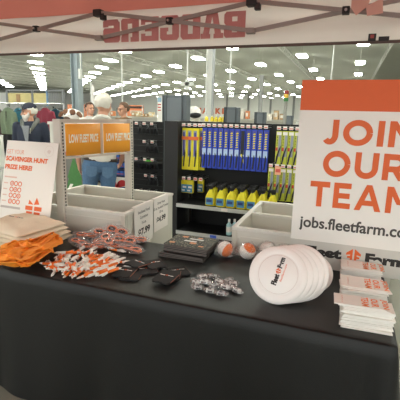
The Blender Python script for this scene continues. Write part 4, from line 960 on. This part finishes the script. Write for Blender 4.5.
# ------------------------------------------------------------------ tote bags, left end
m_can = mat('natural_canvas', (232, 216, 190), .9, var=.07, scale=120, bump=.15); m_str = mat('orange_strap', (255, 150, 36), .8, var=.12, scale=80, bump=.2)
def tote(lab, c, rz, z, w, d, seed, logo_=False):
    t = thing('tote_bag', lab, 'tote bag', (c[0], c[1], z), (0, 0, rz), 'canvas tote bags')
    b = BM(); N, M_ = 26, 18; lay = []
    for s_ in (0, 1):
        g = []
        for i in range(N+1):
            row = []
            for j in range(M_+1):
                u, v = i/N-.5, j/M_-.5; e = min(1, 6*min(.5-abs(u), .5-abs(v)))
                wob = .024*noise.noise(V((u*3+seed, v*3, seed)))+.006*noise.noise(V((u*11, v*11+seed, 2)))
                x = u*w*(1+.05*noise.noise(V((v*5, seed, 0)))); y = v*d*(1+.06*noise.noise(V((u*5, seed, 1))))
                row.append(b.verts.new((x, y, (s_*.030*e**.5)+(wob*e+.006 if s_ else .0)+.002)))
            g.append(row)
        lay.append(g)
    for s_, g in enumerate(lay):
        for i in range(N):
            for j in range(M_):
                f = (g[i][j], g[i+1][j], g[i+1][j+1], g[i][j+1]); b.faces.new(f if s_ else f[::-1])
    A, B = lay
    for i in range(N): b.faces.new((A[i][0], A[i+1][0], B[i+1][0], B[i][0])); b.faces.new((A[i+1][M_], A[i][M_], B[i][M_], B[i+1][M_]))
    for j in range(M_): b.faces.new((A[0][j+1], A[0][j], B[0][j], B[0][j+1])); b.faces.new((A[N][j], A[N][j+1], B[N][j+1], B[N][j]))
    obj('body', b, m_can, t, True)
    if logo_:
        logo(t, (-.015, -.03, .058), V((1, .12, 0)), V((-.12, 1, 0)), .016, .13, m_ink, d=.002)
    return t
for k in range(4):
    tote(('cream canvas tote bag with a small dark print, topmost of the tote pile', 'cream canvas tote bag, second from the top of the pile', 'cream canvas tote bag, third from the top of the pile', 'cream canvas tote bag at the bottom of the pile')[k], (-1.965+.012*k, 1.975+.006*k), R_(-10+3*k), T+.100-.0325*k, .43, .37, k*3.7, k == 0)
def strap(lab, pts, wd=.028, parent=None):
    # a flat webbing strap along a path
    pts = [V(p) for p in pts]; fine = []
    for i in range(len(pts)-1):
        p0, p1, p2, p3 = pts[max(i-1, 0)], pts[i], pts[i+1], pts[min(i+2, len(pts)-1)]
        for q in range(8):
            t_ = q/8; fine.append(.5*((2*p1)+(p2-p0)*t_+(2*p0-5*p1+4*p2-p3)*t_**2+(3*p1-p0-3*p2+p3)*t_**3))
    fine.append(pts[-1]); b = BM(); prev = None; ph = random.uniform(0, 6)
    for i, p in enumerate(fine):
        tg = (fine[min(i+1, len(fine)-1)]-fine[max(i-1, 0)]).normalized(); s_ = tg.cross(Z)
        if s_.length < .1: s_ = tg.cross(X)
        s_.normalize(); a = .75*math.sin(i*.14+ph); s_ = (s_*math.cos(a)+tg.cross(s_)*math.sin(a)); nn = tg.cross(s_)*.0016
        p = V((p.x, p.y, max(p.z, T+.004+abs(s_.z)*wd/2)))
        cur = [b.verts.new(p+s_*wd/2+nn), b.verts.new(p-s_*wd/2+nn), b.verts.new(p-s_*wd/2-nn), b.verts.new(p+s_*wd/2-nn)]
        if prev:
            for k in range(4): b.faces.new((prev[k], prev[(k+1) % 4], cur[(k+1) % 4], cur[k]))
        else: b.faces.new(cur[::-1])
        prev = cur
    b.faces.new(prev); bmesh.ops.recalc_face_normals(b, faces=b.faces); return b
rs = random.Random(3)
root_s = thing('strap_bundle', 'heap of orange webbing straps in front of the cream tote bags', 'straps', (-1.78, 1.75, T))
SO = Matrix.Translation((1.78, -1.75, -T))
def sp_(px, py, z): p = at(px, py, T+z); return p
for k in range(34):
    a, c = rs.uniform(-14, 22), rs.uniform(28, 60)
    f1 = (a+14)/74; f2 = (c+14)/74
    def yl(px, q): 
        px = max(-14, min(60, px)); top = 245-.12*px-.0*px; bot = 266-.0028*px*px if px > 0 else 266
        bot = min(bot, 266-max(0, px-34)*.75); return top+(bot-top)*q
    q0 = rs.random(); q1 = min(1, max(0, q0+rs.uniform(-.5, .5))); zz = .012+.095*math.sin(PI*min(1, max(0, (1-q0)*.6+.2)))*rs.uniform(.35, 1)
    m_ = (a+c)/2
    pts = [sp_(a, yl(a, q0), zz*.6), sp_(a*.65+c*.35, yl(m_, q0)+rs.uniform(-3, 3), zz), sp_(m_+4, yl(m_, (q0+q1)/2)+rs.uniform(-3, 3), zz+.012), sp_(c-4, yl(c, q1)-rs.uniform(0, 3), zz*.8), sp_(c, yl(c, q1)-3, zz*.7), sp_(c-5, yl(c, q1)-6, zz*.8), sp_(m_, yl(m_, max(0, q1-.25)), zz*.95)]
    b = strap('', pts, rs.uniform(.028, .04)); bmesh.ops.transform(b, matrix=SO, verts=b.verts); obj('strap', b, m_str, root_s)
b = BM(); loft(b, [(0, 0, 0, .13, .09), (.02, 0, .0, .125, .09), (.045, 0, .01, .09, .06)], 20); bmesh.ops.transform(b, matrix=Matrix.Translation((-.02, .09, .001))@Matrix.Rotation(R_(8), 4, 'Z')@Matrix.Diagonal((1.3, 1.0, 1, 1)), verts=b.verts)
for v in b.verts: v.co += V((.0, 0, .01*noise.noise(v.co*20)))
obj('folded_fabric', b, m_str, root_s, True)

# ------------------------------------------------------------------ pens
m_pw = mat('pen_white', (250, 246, 238), .35, var=.02); m_po2 = mat('pen_orange', (250, 124, 36), .35, var=.03)
def pen():
    t = thing('ballpoint_pen', '', 'pen'); 
    b = BM(); tube(b, [(-.048, 0, 0), (.012, 0, 0)], .0058, 10); obj('barrel', b, m_po2, t, True)
    b = BM(); tube(b, [(-.066, 0, 0), (-.062, 0, 0), (-.0482, 0, 0)], [.0012, .0026, .0056], 10); obj('tip', b, m_pw, t, True)
    b = BM(); tube(b, [(.0122, 0, 0), (.06, 0, 0)], .0058, 10); tube(b, [(.06, 0, 0), (.074, 0, 0)], .0032, 8); q = obj('top_half', b, m_pw, t, True)
    b = BM(); box(b, (.024, -.0018, .0065), (.062, .0018, .0085)); box(b, (.055, -.0018, .004), (.062, .0018, .0082)); obj('clip', b, m_pw, q)
    for o in kids(t): o.scale = (1.1, 1.25, 1.25)
    return t
PEN = pen(); rs = random.Random(11); first = True; cnt = 0
quad = [(49, 263), (72, 249), (114, 255), (113, 271), (86, 275), (58, 273)]
def inside(x, y):
    s_ = 0
    for i in range(len(quad)):
        (x1, y1), (x2, y2) = quad[i], quad[(i+1) % len(quad)]; s_ += ((x2-x1)*(y-y1)-(y2-y1)*(x-x1)) > 0
    return s_ == len(quad)
spots = []
while len(spots) < 78:
    x, y = rs.uniform(50, 116), rs.uniform(248, 275)
    if inside(x, y): spots.append((x, y))
spots += [(106, 247), (116, 250), (119, 268), (120, 262), (88, 274)]
for i, (x, y) in enumerate(spots):
    lay = i*4//len(spots); z = T+.0085+.0095*lay*(1 if i < 78 else 0)
    p = at(x, y, z); ang = R_(rs.gauss(102 if x < 95 else 74, 15)) if rs.random() < .9 else R_(rs.uniform(-40, 40)); ang += PI*(rs.random() < .3)
    if i >= 78: ang = R_((-16, -12, 40, 20, 75)[i-78])
    rot = (rs.uniform(-.9, .9), R_(rs.uniform(-4, 4)) if lay else 0, ang)
    lab, grp = 'orange and white ballpoint pen in the loose pile before the wrapped sunglasses', 'pens in the loose pile'
    if i == 78: lab, grp = 'orange and white pen lying across the back of the pile, nearest the sunglasses', None
    if first: PEN.location = p; PEN.rotation_euler = rot; PEN['label'] = lab; PEN['group'] = grp; first = False
    else:
        c = dup(PEN, p, rot, lab, grp)
        if grp is None and 'group' in c: del c['group']

# ------------------------------------------------------------------ wrapped sunglasses
m_sg = mat('sunglass_orange', (238, 116, 62), .35, var=.03); m_lens = mat('lens_black', (30, 30, 34), .12)
def wrapshell(seed, rx, ry, rz, cz, n=3, crink=.18):
    b = BM(); ell(b, (0, 0, cz), (rx, ry, rz), sub=n)
    for v in b.verts:
        k = noise.noise(V((v.co.x*70+seed, v.co.y*70, v.co.z*70)))+.5*noise.noise(V((v.co.x*150, v.co.y*150+seed, v.co.z*150)))
        d = (v.co-V((0, 0, cz))); v.co = V((0, 0, cz))+d*(1+crink*k*1.6); v.co.z = max(v.co.z, .0012)
    return b
def shades(lab, c, z, rz, tilt, seed):
    t = thing('wrapped_sunglasses', lab, 'sunglasses', (c[0], c[1], z), (tilt[0], tilt[1], rz), 'orange sunglasses in clear bags')
    fr = BM()
    for d in (-1, 1):
        lp = [V((d*.036+.028*math.copysign(abs(math.cos(a))**.75, math.cos(a)), .022*math.copysign(abs(math.sin(a))**.75, math.sin(a))-.002*d*0, .024)) for a in [2*PI*i/20 for i in range(21)]]
        tube(fr, lp, .0046, 6, cap=False)
        L = BM(); L.faces.new([L.verts.new(p+V((0, 0, .001))) for p in lp[:-1]]); r = bmesh.ops.extrude_face_region(L, geom=L.faces[:]); bmesh.ops.translate(L, vec=(0, 0, -.002), verts=[g for g in r['geom'] if isinstance(g, bmesh.types.BMVert)]); bmesh.ops.recalc_face_normals(L, faces=L.faces)
        obj('lens', L, m_lens, t)
        tm = BM(); tube(tm, [(d*.066, .012, .023), (d*.07, .012, .014), (d*.03, .008-.006*d, .010+.003*d), (-d*.045, .002-.006*d, .009+.003*d), (-d*.058, -.006-.006*d, .008+.003*d)], [.004, .0055, .005, .0045, .0035], 6); obj('temple', tm, m_sg, t, True)
    tube(fr, [(-.01, .006, .024), (0, .009, .026), (.01, .006, .024)], .004, 6); obj('frame', fr, m_sg, t, True)
    obj('clear_bag', wrapshell(seed, .092, .05, .024, .02, 4, .17), WRAP, t)
    return t
sg = [(79, 243, 0, -20, .0), (93, 247, 0, 25, 0), (86, 236, 0, 10, 0), (104, 241, 0, 60, 0), (118, 247, 0, 15, 0), (132, 250, 0, -15, 0), (136, 240, 0, 5, 0), (116, 236, .02, -25, .3), (104, 233, .02, 35, .3), (124, 241, .034, 20, .2), (108, 240, .04, -40, .25), (117, 231, .045, 10, .5)]
for k, (x, y, z, r, ti) in enumerate(sg):
    p = at(x, y, T+z+.012)
    where = ['leftmost of the heap', 'low at the front left of the heap', 'behind the leftmost pair', 'turned sideways in mid heap', 'at the front centre of the heap', 'at the front right of the heap', 'rightmost of the heap at the back', 'lying on the second layer, right', 'lying on the second layer, left', 'on top of the heap, right', 'on top of the heap, left', 'highest at the back of the heap'][k]
    shades('orange sunglasses in a clear bag, '+where, p, T+z+.001, R_(r), (ti, ti*.5), k*5.3)

# ------------------------------------------------------------------ foam can sleeves
m_foam = mat('black_foam', (34, 33, 33), .85, var=.15, scale=120); m_seam = mat('sleeve_edge', (150, 96, 78), .8)
def sleeve(lab, px, py, z, rz, tilt=0, logo_=True):
    p = at(px, py, T+z); t = thing('can_sleeve', lab, 'can sleeve', (p.x, p.y, T+z), (tilt, 0, rz), 'black foam can sleeves')
    b = BM(); W_, H_ = .052, .06
    prism(b, [(-W_+.012, -H_), (-.018, -H_), (-.012, -H_+.008), (.012, -H_+.008), (.018, -H_), (W_-.012, -H_), (W_, -H_+.016), (W_, H_), (-W_, H_), (-W_, -H_+.016)], .0085); bmesh.ops.bevel(b, geom=[e for e in b.edges], offset=.0015, segments=1, affect='EDGES'); obj('foam', b, m_foam, t)
    b = BM(); box(b, (W_-.0005, -H_+.02, .002), (W_+.0012, H_-.003, .0065)); obj('seam', b, m_seam, t)
    if logo_:
        logo(t, (0, .016, .0086), X, Y_, .010, .076, m_white, d=.0006)
    return t
for lab, px, py, z, rz, ti, lg in (('black can sleeve lying lowest on the left, beside the pens', 131, 276.5, .001, 12, 0, False), ('black can sleeve on the left with a white print, nearest the pens', 124, 273, .010, 6, R_(3), True), ('black can sleeve laid across the top of the left group', 137, 264, .019, -18, R_(-3), True), ('black can sleeve in the middle of the left group', 147, 271, .0015, 40, 0, True), ('black can sleeve standing out at the back of the left group', 155, 265, .011, 48, R_(2), True), ('black can sleeve at the front of the right group with a white print', 165, 278.5, .019, -3, R_(4), True), ('black can sleeve under the front one of the right group', 170, 276, .0100, 18, R_(1), False), ('black can sleeve rightmost, under the notebooks edge', 179, 272.5, .001, 42, 0, True)):
    sleeve(lab, px, py, z, R_(rz), ti, lg)

# ------------------------------------------------------------------ stacked books beside the can sleeves
mbk = mat('book_cover', (38, 38, 36), .6, var=.2); nt = mbk.node_tree; tc = nt.nodes.new('ShaderNodeTexCoord'); vo = nt.nodes.new('ShaderNodeTexVoronoi'); vo.inputs['Scale'].default_value = 75
nt.links.new(tc.outputs['Object'], vo.inputs['Vector']); cr = nt.nodes.new('ShaderNodeValToRGB'); el = cr.color_ramp.elements
el[0].position = 0; el[0].color = (*lin((190, 188, 176)), 1); el[1].position = .48; el[1].color = (*lin((44, 46, 40)), 1); e = el.new(.27); e.color = (*lin((120, 116, 92)), 1)
nt.links.new(vo.outputs['Distance'], cr.inputs[0]); nt.links.new(cr.outputs[0], nt.nodes['Principled BSDF'].inputs['Base Color'])
m_bk = mat('book_black', (34, 32, 31), .5); m_pg = mat('book_page', (118, 108, 102), .8, var=.2, scale=400)
bc = (at(162, 243, .82)+at(203.5, 251, .82)+at(222, 241, .82)+at(180, 234.5, .82))/4
for k in range(8):
    z = T+.001+.0092*k; off = (-.018, -.028) if k < 3 else (rs.uniform(-.004, .004), rs.uniform(-.004, .004))
    lab = 'dark cover book, %s from the bottom of the stack' % ORD[k] if k < 7 else 'dark book with a speckled picture cover, topmost of the stack'
    t = thing('book', lab, 'book', (bc.x+off[0], bc.y+off[1], z), (0, 0, R_(-2+(2 if k < 3 else 0)+rs.uniform(-1.5, 1.5))), 'stacked dark books'); w, d = .142, .108
    b = BM(); box(b, (-w, -d, 0), (w, d, .0012)); obj('back_cover', b, m_bk, t)
    b = BM(); box(b, (-w+.003, -d+.003, .0013), (w-.003, d-.001, .0074)); obj('pages', b, m_pg, t)
    b = BM(); box(b, (-w, -d, .0075), (w, d, .0088)); obj('front_cover', b, mbk if k == 7 else m_bk, t)
    if k == 7:
        b = BM()
        for x, y, a in ((-.105, -.06, .017), (.02, -.03, .02), (.085, -.07, .015), (-.07, .07, .018), (.03, .075, .014)): box(b, (x-a, y-a*.7, .0089), (x+a, y+a*.7, .0093))
        obj('orange_picture', b, mat('book_orange', (216, 138, 90), .5), t)
        b = BM(); box(b, (-.05, -.010, .0089), (.03, .010, .0093)); box(b, (-.03, .035, .0089), (.06, .055, .0093)); obj('white_picture', b, mat('book_white', (214, 212, 204), .5), t)

# ------------------------------------------------------------------ small wrapped favours
m_fav = mat('favour_white', (224, 224, 222), .5); m_favd = mat('favour_dark', (58, 58, 60), .5)
fv = [(198, 288, 0, 20), (207, 283, 0, -15), (203, 277, 0, 40), (213, 277, 0, 10), (219, 282, 0, -30), (210, 291, 0, 15), (221, 294, 0, 5), (230, 288, 0, 30), (237, 291, 0, -25), (228, 281, 0, 60), (196, 283, 0, -40), (233, 284, 0, 15), (215, 286, .018, 50), (204, 282, .02, 5), (225, 287, .018, -12)]
for k, (x, y, z, r) in enumerate(fv):
    p = at(x, y, T+z+.008); where = ['at the front left', 'left of centre', 'farthest back on the left', 'at the back', 'in the middle', 'at the front', 'nearest the table edge', 'right of centre', 'rightmost', 'at the back right', 'leftmost', 'second from the right', 'on top in the middle', 'on top at the left', 'on top at the right'][k]
    t = thing('wrapped_favour', 'small white and dark block in clear wrap, %s of the cluster' % where, 'wrapped favour', (p.x, p.y, T+z+.001), (0, 0, R_(r)), 'small wrapped favours')
    b = BM(); box(b, (-.019, -.012, .003), (.019, .012, .018), bev=.003); obj('block', b, m_fav if k % 3 else mat('favour_grey', (170, 170, 170), .5), t)
    b = BM(); box(b, (-.012, -.0125, .005), (.012, -.0121, .015)); box(b, (-.0195, -.008, .006), (-.0191, .008, .014)); box(b, (-.009, -.006, .0181), (.006, .006, .0184)); obj('dark_print', b, m_favd, t)
    obj('clear_wrap', wrapshell(k*3.1, .034, .019, .014, .012, 3, .3), WRAP, t)

# ------------------------------------------------------------------ wrapped balls
m_bw = mat('ball_white', (238, 232, 224), .45, var=.02); m_bo = mat('ball_orange', (238, 122, 50), .45, var=.02)
for k, (x, y, r, ax, off) in enumerate(((223.5, 258, .047, (.8, -.3, -.25), .28), (246, 260.5, .049, (.45, -.3, .75), .62), (266, 258.5, .047, (.4, -.3, -.85), .5), (283, 260.5, .045, (-.2, -.4, -.8), .5))):
    p = at(x, y, T); lab = ('white and orange ball in a clear bag, orange half facing front right', 'white ball with an orange upper patch in a clear bag', 'mostly white ball in a clear bag, third from the left', 'white ball in a clear bag, beside the frisbees')[k]
    t = thing('wrapped_ball', lab, 'ball', (p.x, p.y+r*.6, T+.001), group='balls in clear bags'); a = V(ax).normalized()
    b = BM(); ell(b, (0, 0, r), r, sub=4)
    for f in b.faces: f.material_index = 1 if (f.calc_center_median()-V((0, 0, r))).dot(a)/r > off else 0
    obj('ball_body', b, [m_bw, m_bo], t, True)
    b = wrapshell(k*4.4, r*1.24, r*1.18, r*1.08, r*1.05, 4, .15)
    for v in b.verts:
        if v.co.x > r*.8: v.co.x += (v.co.x-r*.8)*1.2; v.co.z *= .9
        if v.co.z < .0012: v.co.z = .0012
    obj('clear_bag', b, WRAP2, t)

# ------------------------------------------------------------------ flying discs
m_disc = mat('disc_white', (245, 239, 234), .32, var=.01)
DR = .135
def disc(lab, base, lean, az, k):
    h = V((math.sin(az), -math.cos(az), 0)); nrm = h*math.cos(lean)+Z*math.sin(lean); u = Z*math.cos(lean)-h*math.sin(lean); r = u.cross(nrm)
    th = .006*0
    c = base+u*DR+Z*(.002+.0205*math.sin(lean))
    t = thing('flying_disc', lab, 'flying disc', c, group='white flying discs')
    M = Matrix(((r.x, u.x, nrm.x, 0), (r.y, u.y, nrm.y, 0), (r.z, u.z, nrm.z, 0), (0, 0, 0, 1))); t.rotation_euler = M.to_euler()
    b = BM(); lathe(b, [(0, 0), (.090, -.0005), (.093, -.003), (.098, -.0035), (.101, -.0025), (.115, -.004), (.126, -.008), (.132, -.013), (.135, -.016), (.134, -.0195), (.131, -.020), (.129, -.0165), (.124, -.0125), (.112, -.0075), (.09, -.0045), (0, -.0035)], 64); obj('body', b, m_disc, t, True)
    b = BM(); ringflat(b, (0, 0, 0), X, Y_, .0905, .0885, n=48, d=.0006); obj('ring', b, mat('disc_ring', (222, 208, 202), .4), t)
    if k == 0:
        A = R_(76); rr, uu = V((math.cos(A), math.sin(A), 0)), V((-math.sin(A), math.cos(A), 0))
        logo(t, V((.012, .012, 0)), rr, uu, .026, .135, m_ink, d=.0012)
        b = BM(); text_bm(b, 'fleetfarm.com', V((.012, .012, 0))-uu*.016, rr, uu, .0085, w=.085, bold=.01, d=.0012); obj('small_print', b, m_orange, t)
    return t
B0 = at(275, 306.5, T)
D5, D6 = at(307, 268.5, .865)-V((0, .10, 0)), at(312, 271.5, .85)-V((0, .112, 0))
for k, (dx, dy, le, az) in enumerate(((0, 0, 30, 5), (.024, .016, 30, 5), (.048, .033, 30, 6), (.073, .050, 29, 7), (.096, .070, 29, 9), (D5.x-B0.x, D5.y-B0.y, 50, 14), (D6.x-B0.x, D6.y-B0.y+.05, 57, 16))):
    disc(('white frisbee with the store name, frontmost of the leaning row', 'white frisbee, second from the front of the leaning row', 'white frisbee, third from the front of the leaning row', 'white frisbee, fourth from the front of the leaning row', 'white frisbee, fifth from the front of the leaning row', 'white frisbee, sixth from the front, leaning lower', 'white frisbee at the back end of the leaning row')[k], B0+V((dx, dy, 0)), R_(le), R_(az), k)

# ------------------------------------------------------------------ hand-out cards
m_cd = mat('card_white', (244, 240, 232), .6, var=.02)
def cards(which, c, n, zs, rz0, w, d, tops):
    rs = random.Random(hash(which) % 97 if False else len(which)); pr = None
    for k in range(n):
        z = T+.001+zs*k; x, y = c[0]+rs.gauss(0, .003), c[1]+rs.gauss(0, .003); r = R_(rz0+rs.gauss(0, 1.3)); top = k == n-1
        if k in tops: x += tops[k][0]; y += tops[k][1]; r += R_(tops[k][2])
        lab = ('white card with orange JOIN OUR TEAM print, topmost of the %s stack' % which) if top else 'plain-edged white card inside the %s card stack' % which
        if pr is None:
            pr = thing('handout_card', lab, 'card', (x, y, z), (0, 0, r), 'cards in the %s stack' % which)
            b = BM(); box(b, (-w, -d, 0), (w, d, zs*.86)); obj('sheet', b, m_cd, pr); o = pr
        else: o = dup(pr, (x, y, z), (0, 0, r), lab)
        if top:
            b = BM()
            for q, s_ in enumerate(('TEAM', 'OUR', 'JOIN')):
                text_bm(b, s_, (-w*.02+w*.38*q+.012, 0, zs*.86), -Y_, X, w*.29, w=d*1.75 if len(s_) == 4 else d*1.5, bold=.03, d=.0004)
            obj('headline', b, m_po2, o)
            b = BM(); text_bm(b, 'jobs.fleetfarm.com', (-w*.72, 0, zs*.86), -Y_, X, w*.10, w=d*1.3, bold=.0, d=.0004); obj('small_print', b, mat('card_pink_ink', (224, 170, 150), .6), o)
c1 = at(360, 301, .85); c2 = at(363, 283, .84); c3 = at(360, 265, .83)
cards('front', (c1.x+.028, c1.y-.005), 20, .005, 4, .098, .05, {19: (-.032, .002, -1), 18: (-.014, .0, -2), 0: (.006, -.004, -3), 1: (.004, -.003, -2), 6: (.004, 0, 0)})
cards('middle', (c2.x+.004, c2.y), 18, .005, 3, .096, .068, {17: (-.004, 0, -2), 15: (.010, -.004, 10), 12: (-.004, 0, 0)})
cards('back', (c3.x+.004, c3.y), 16, .005, 2, .097, .062, {15: (-.002, 0, 0), 13: (.006, -.004, 4)})
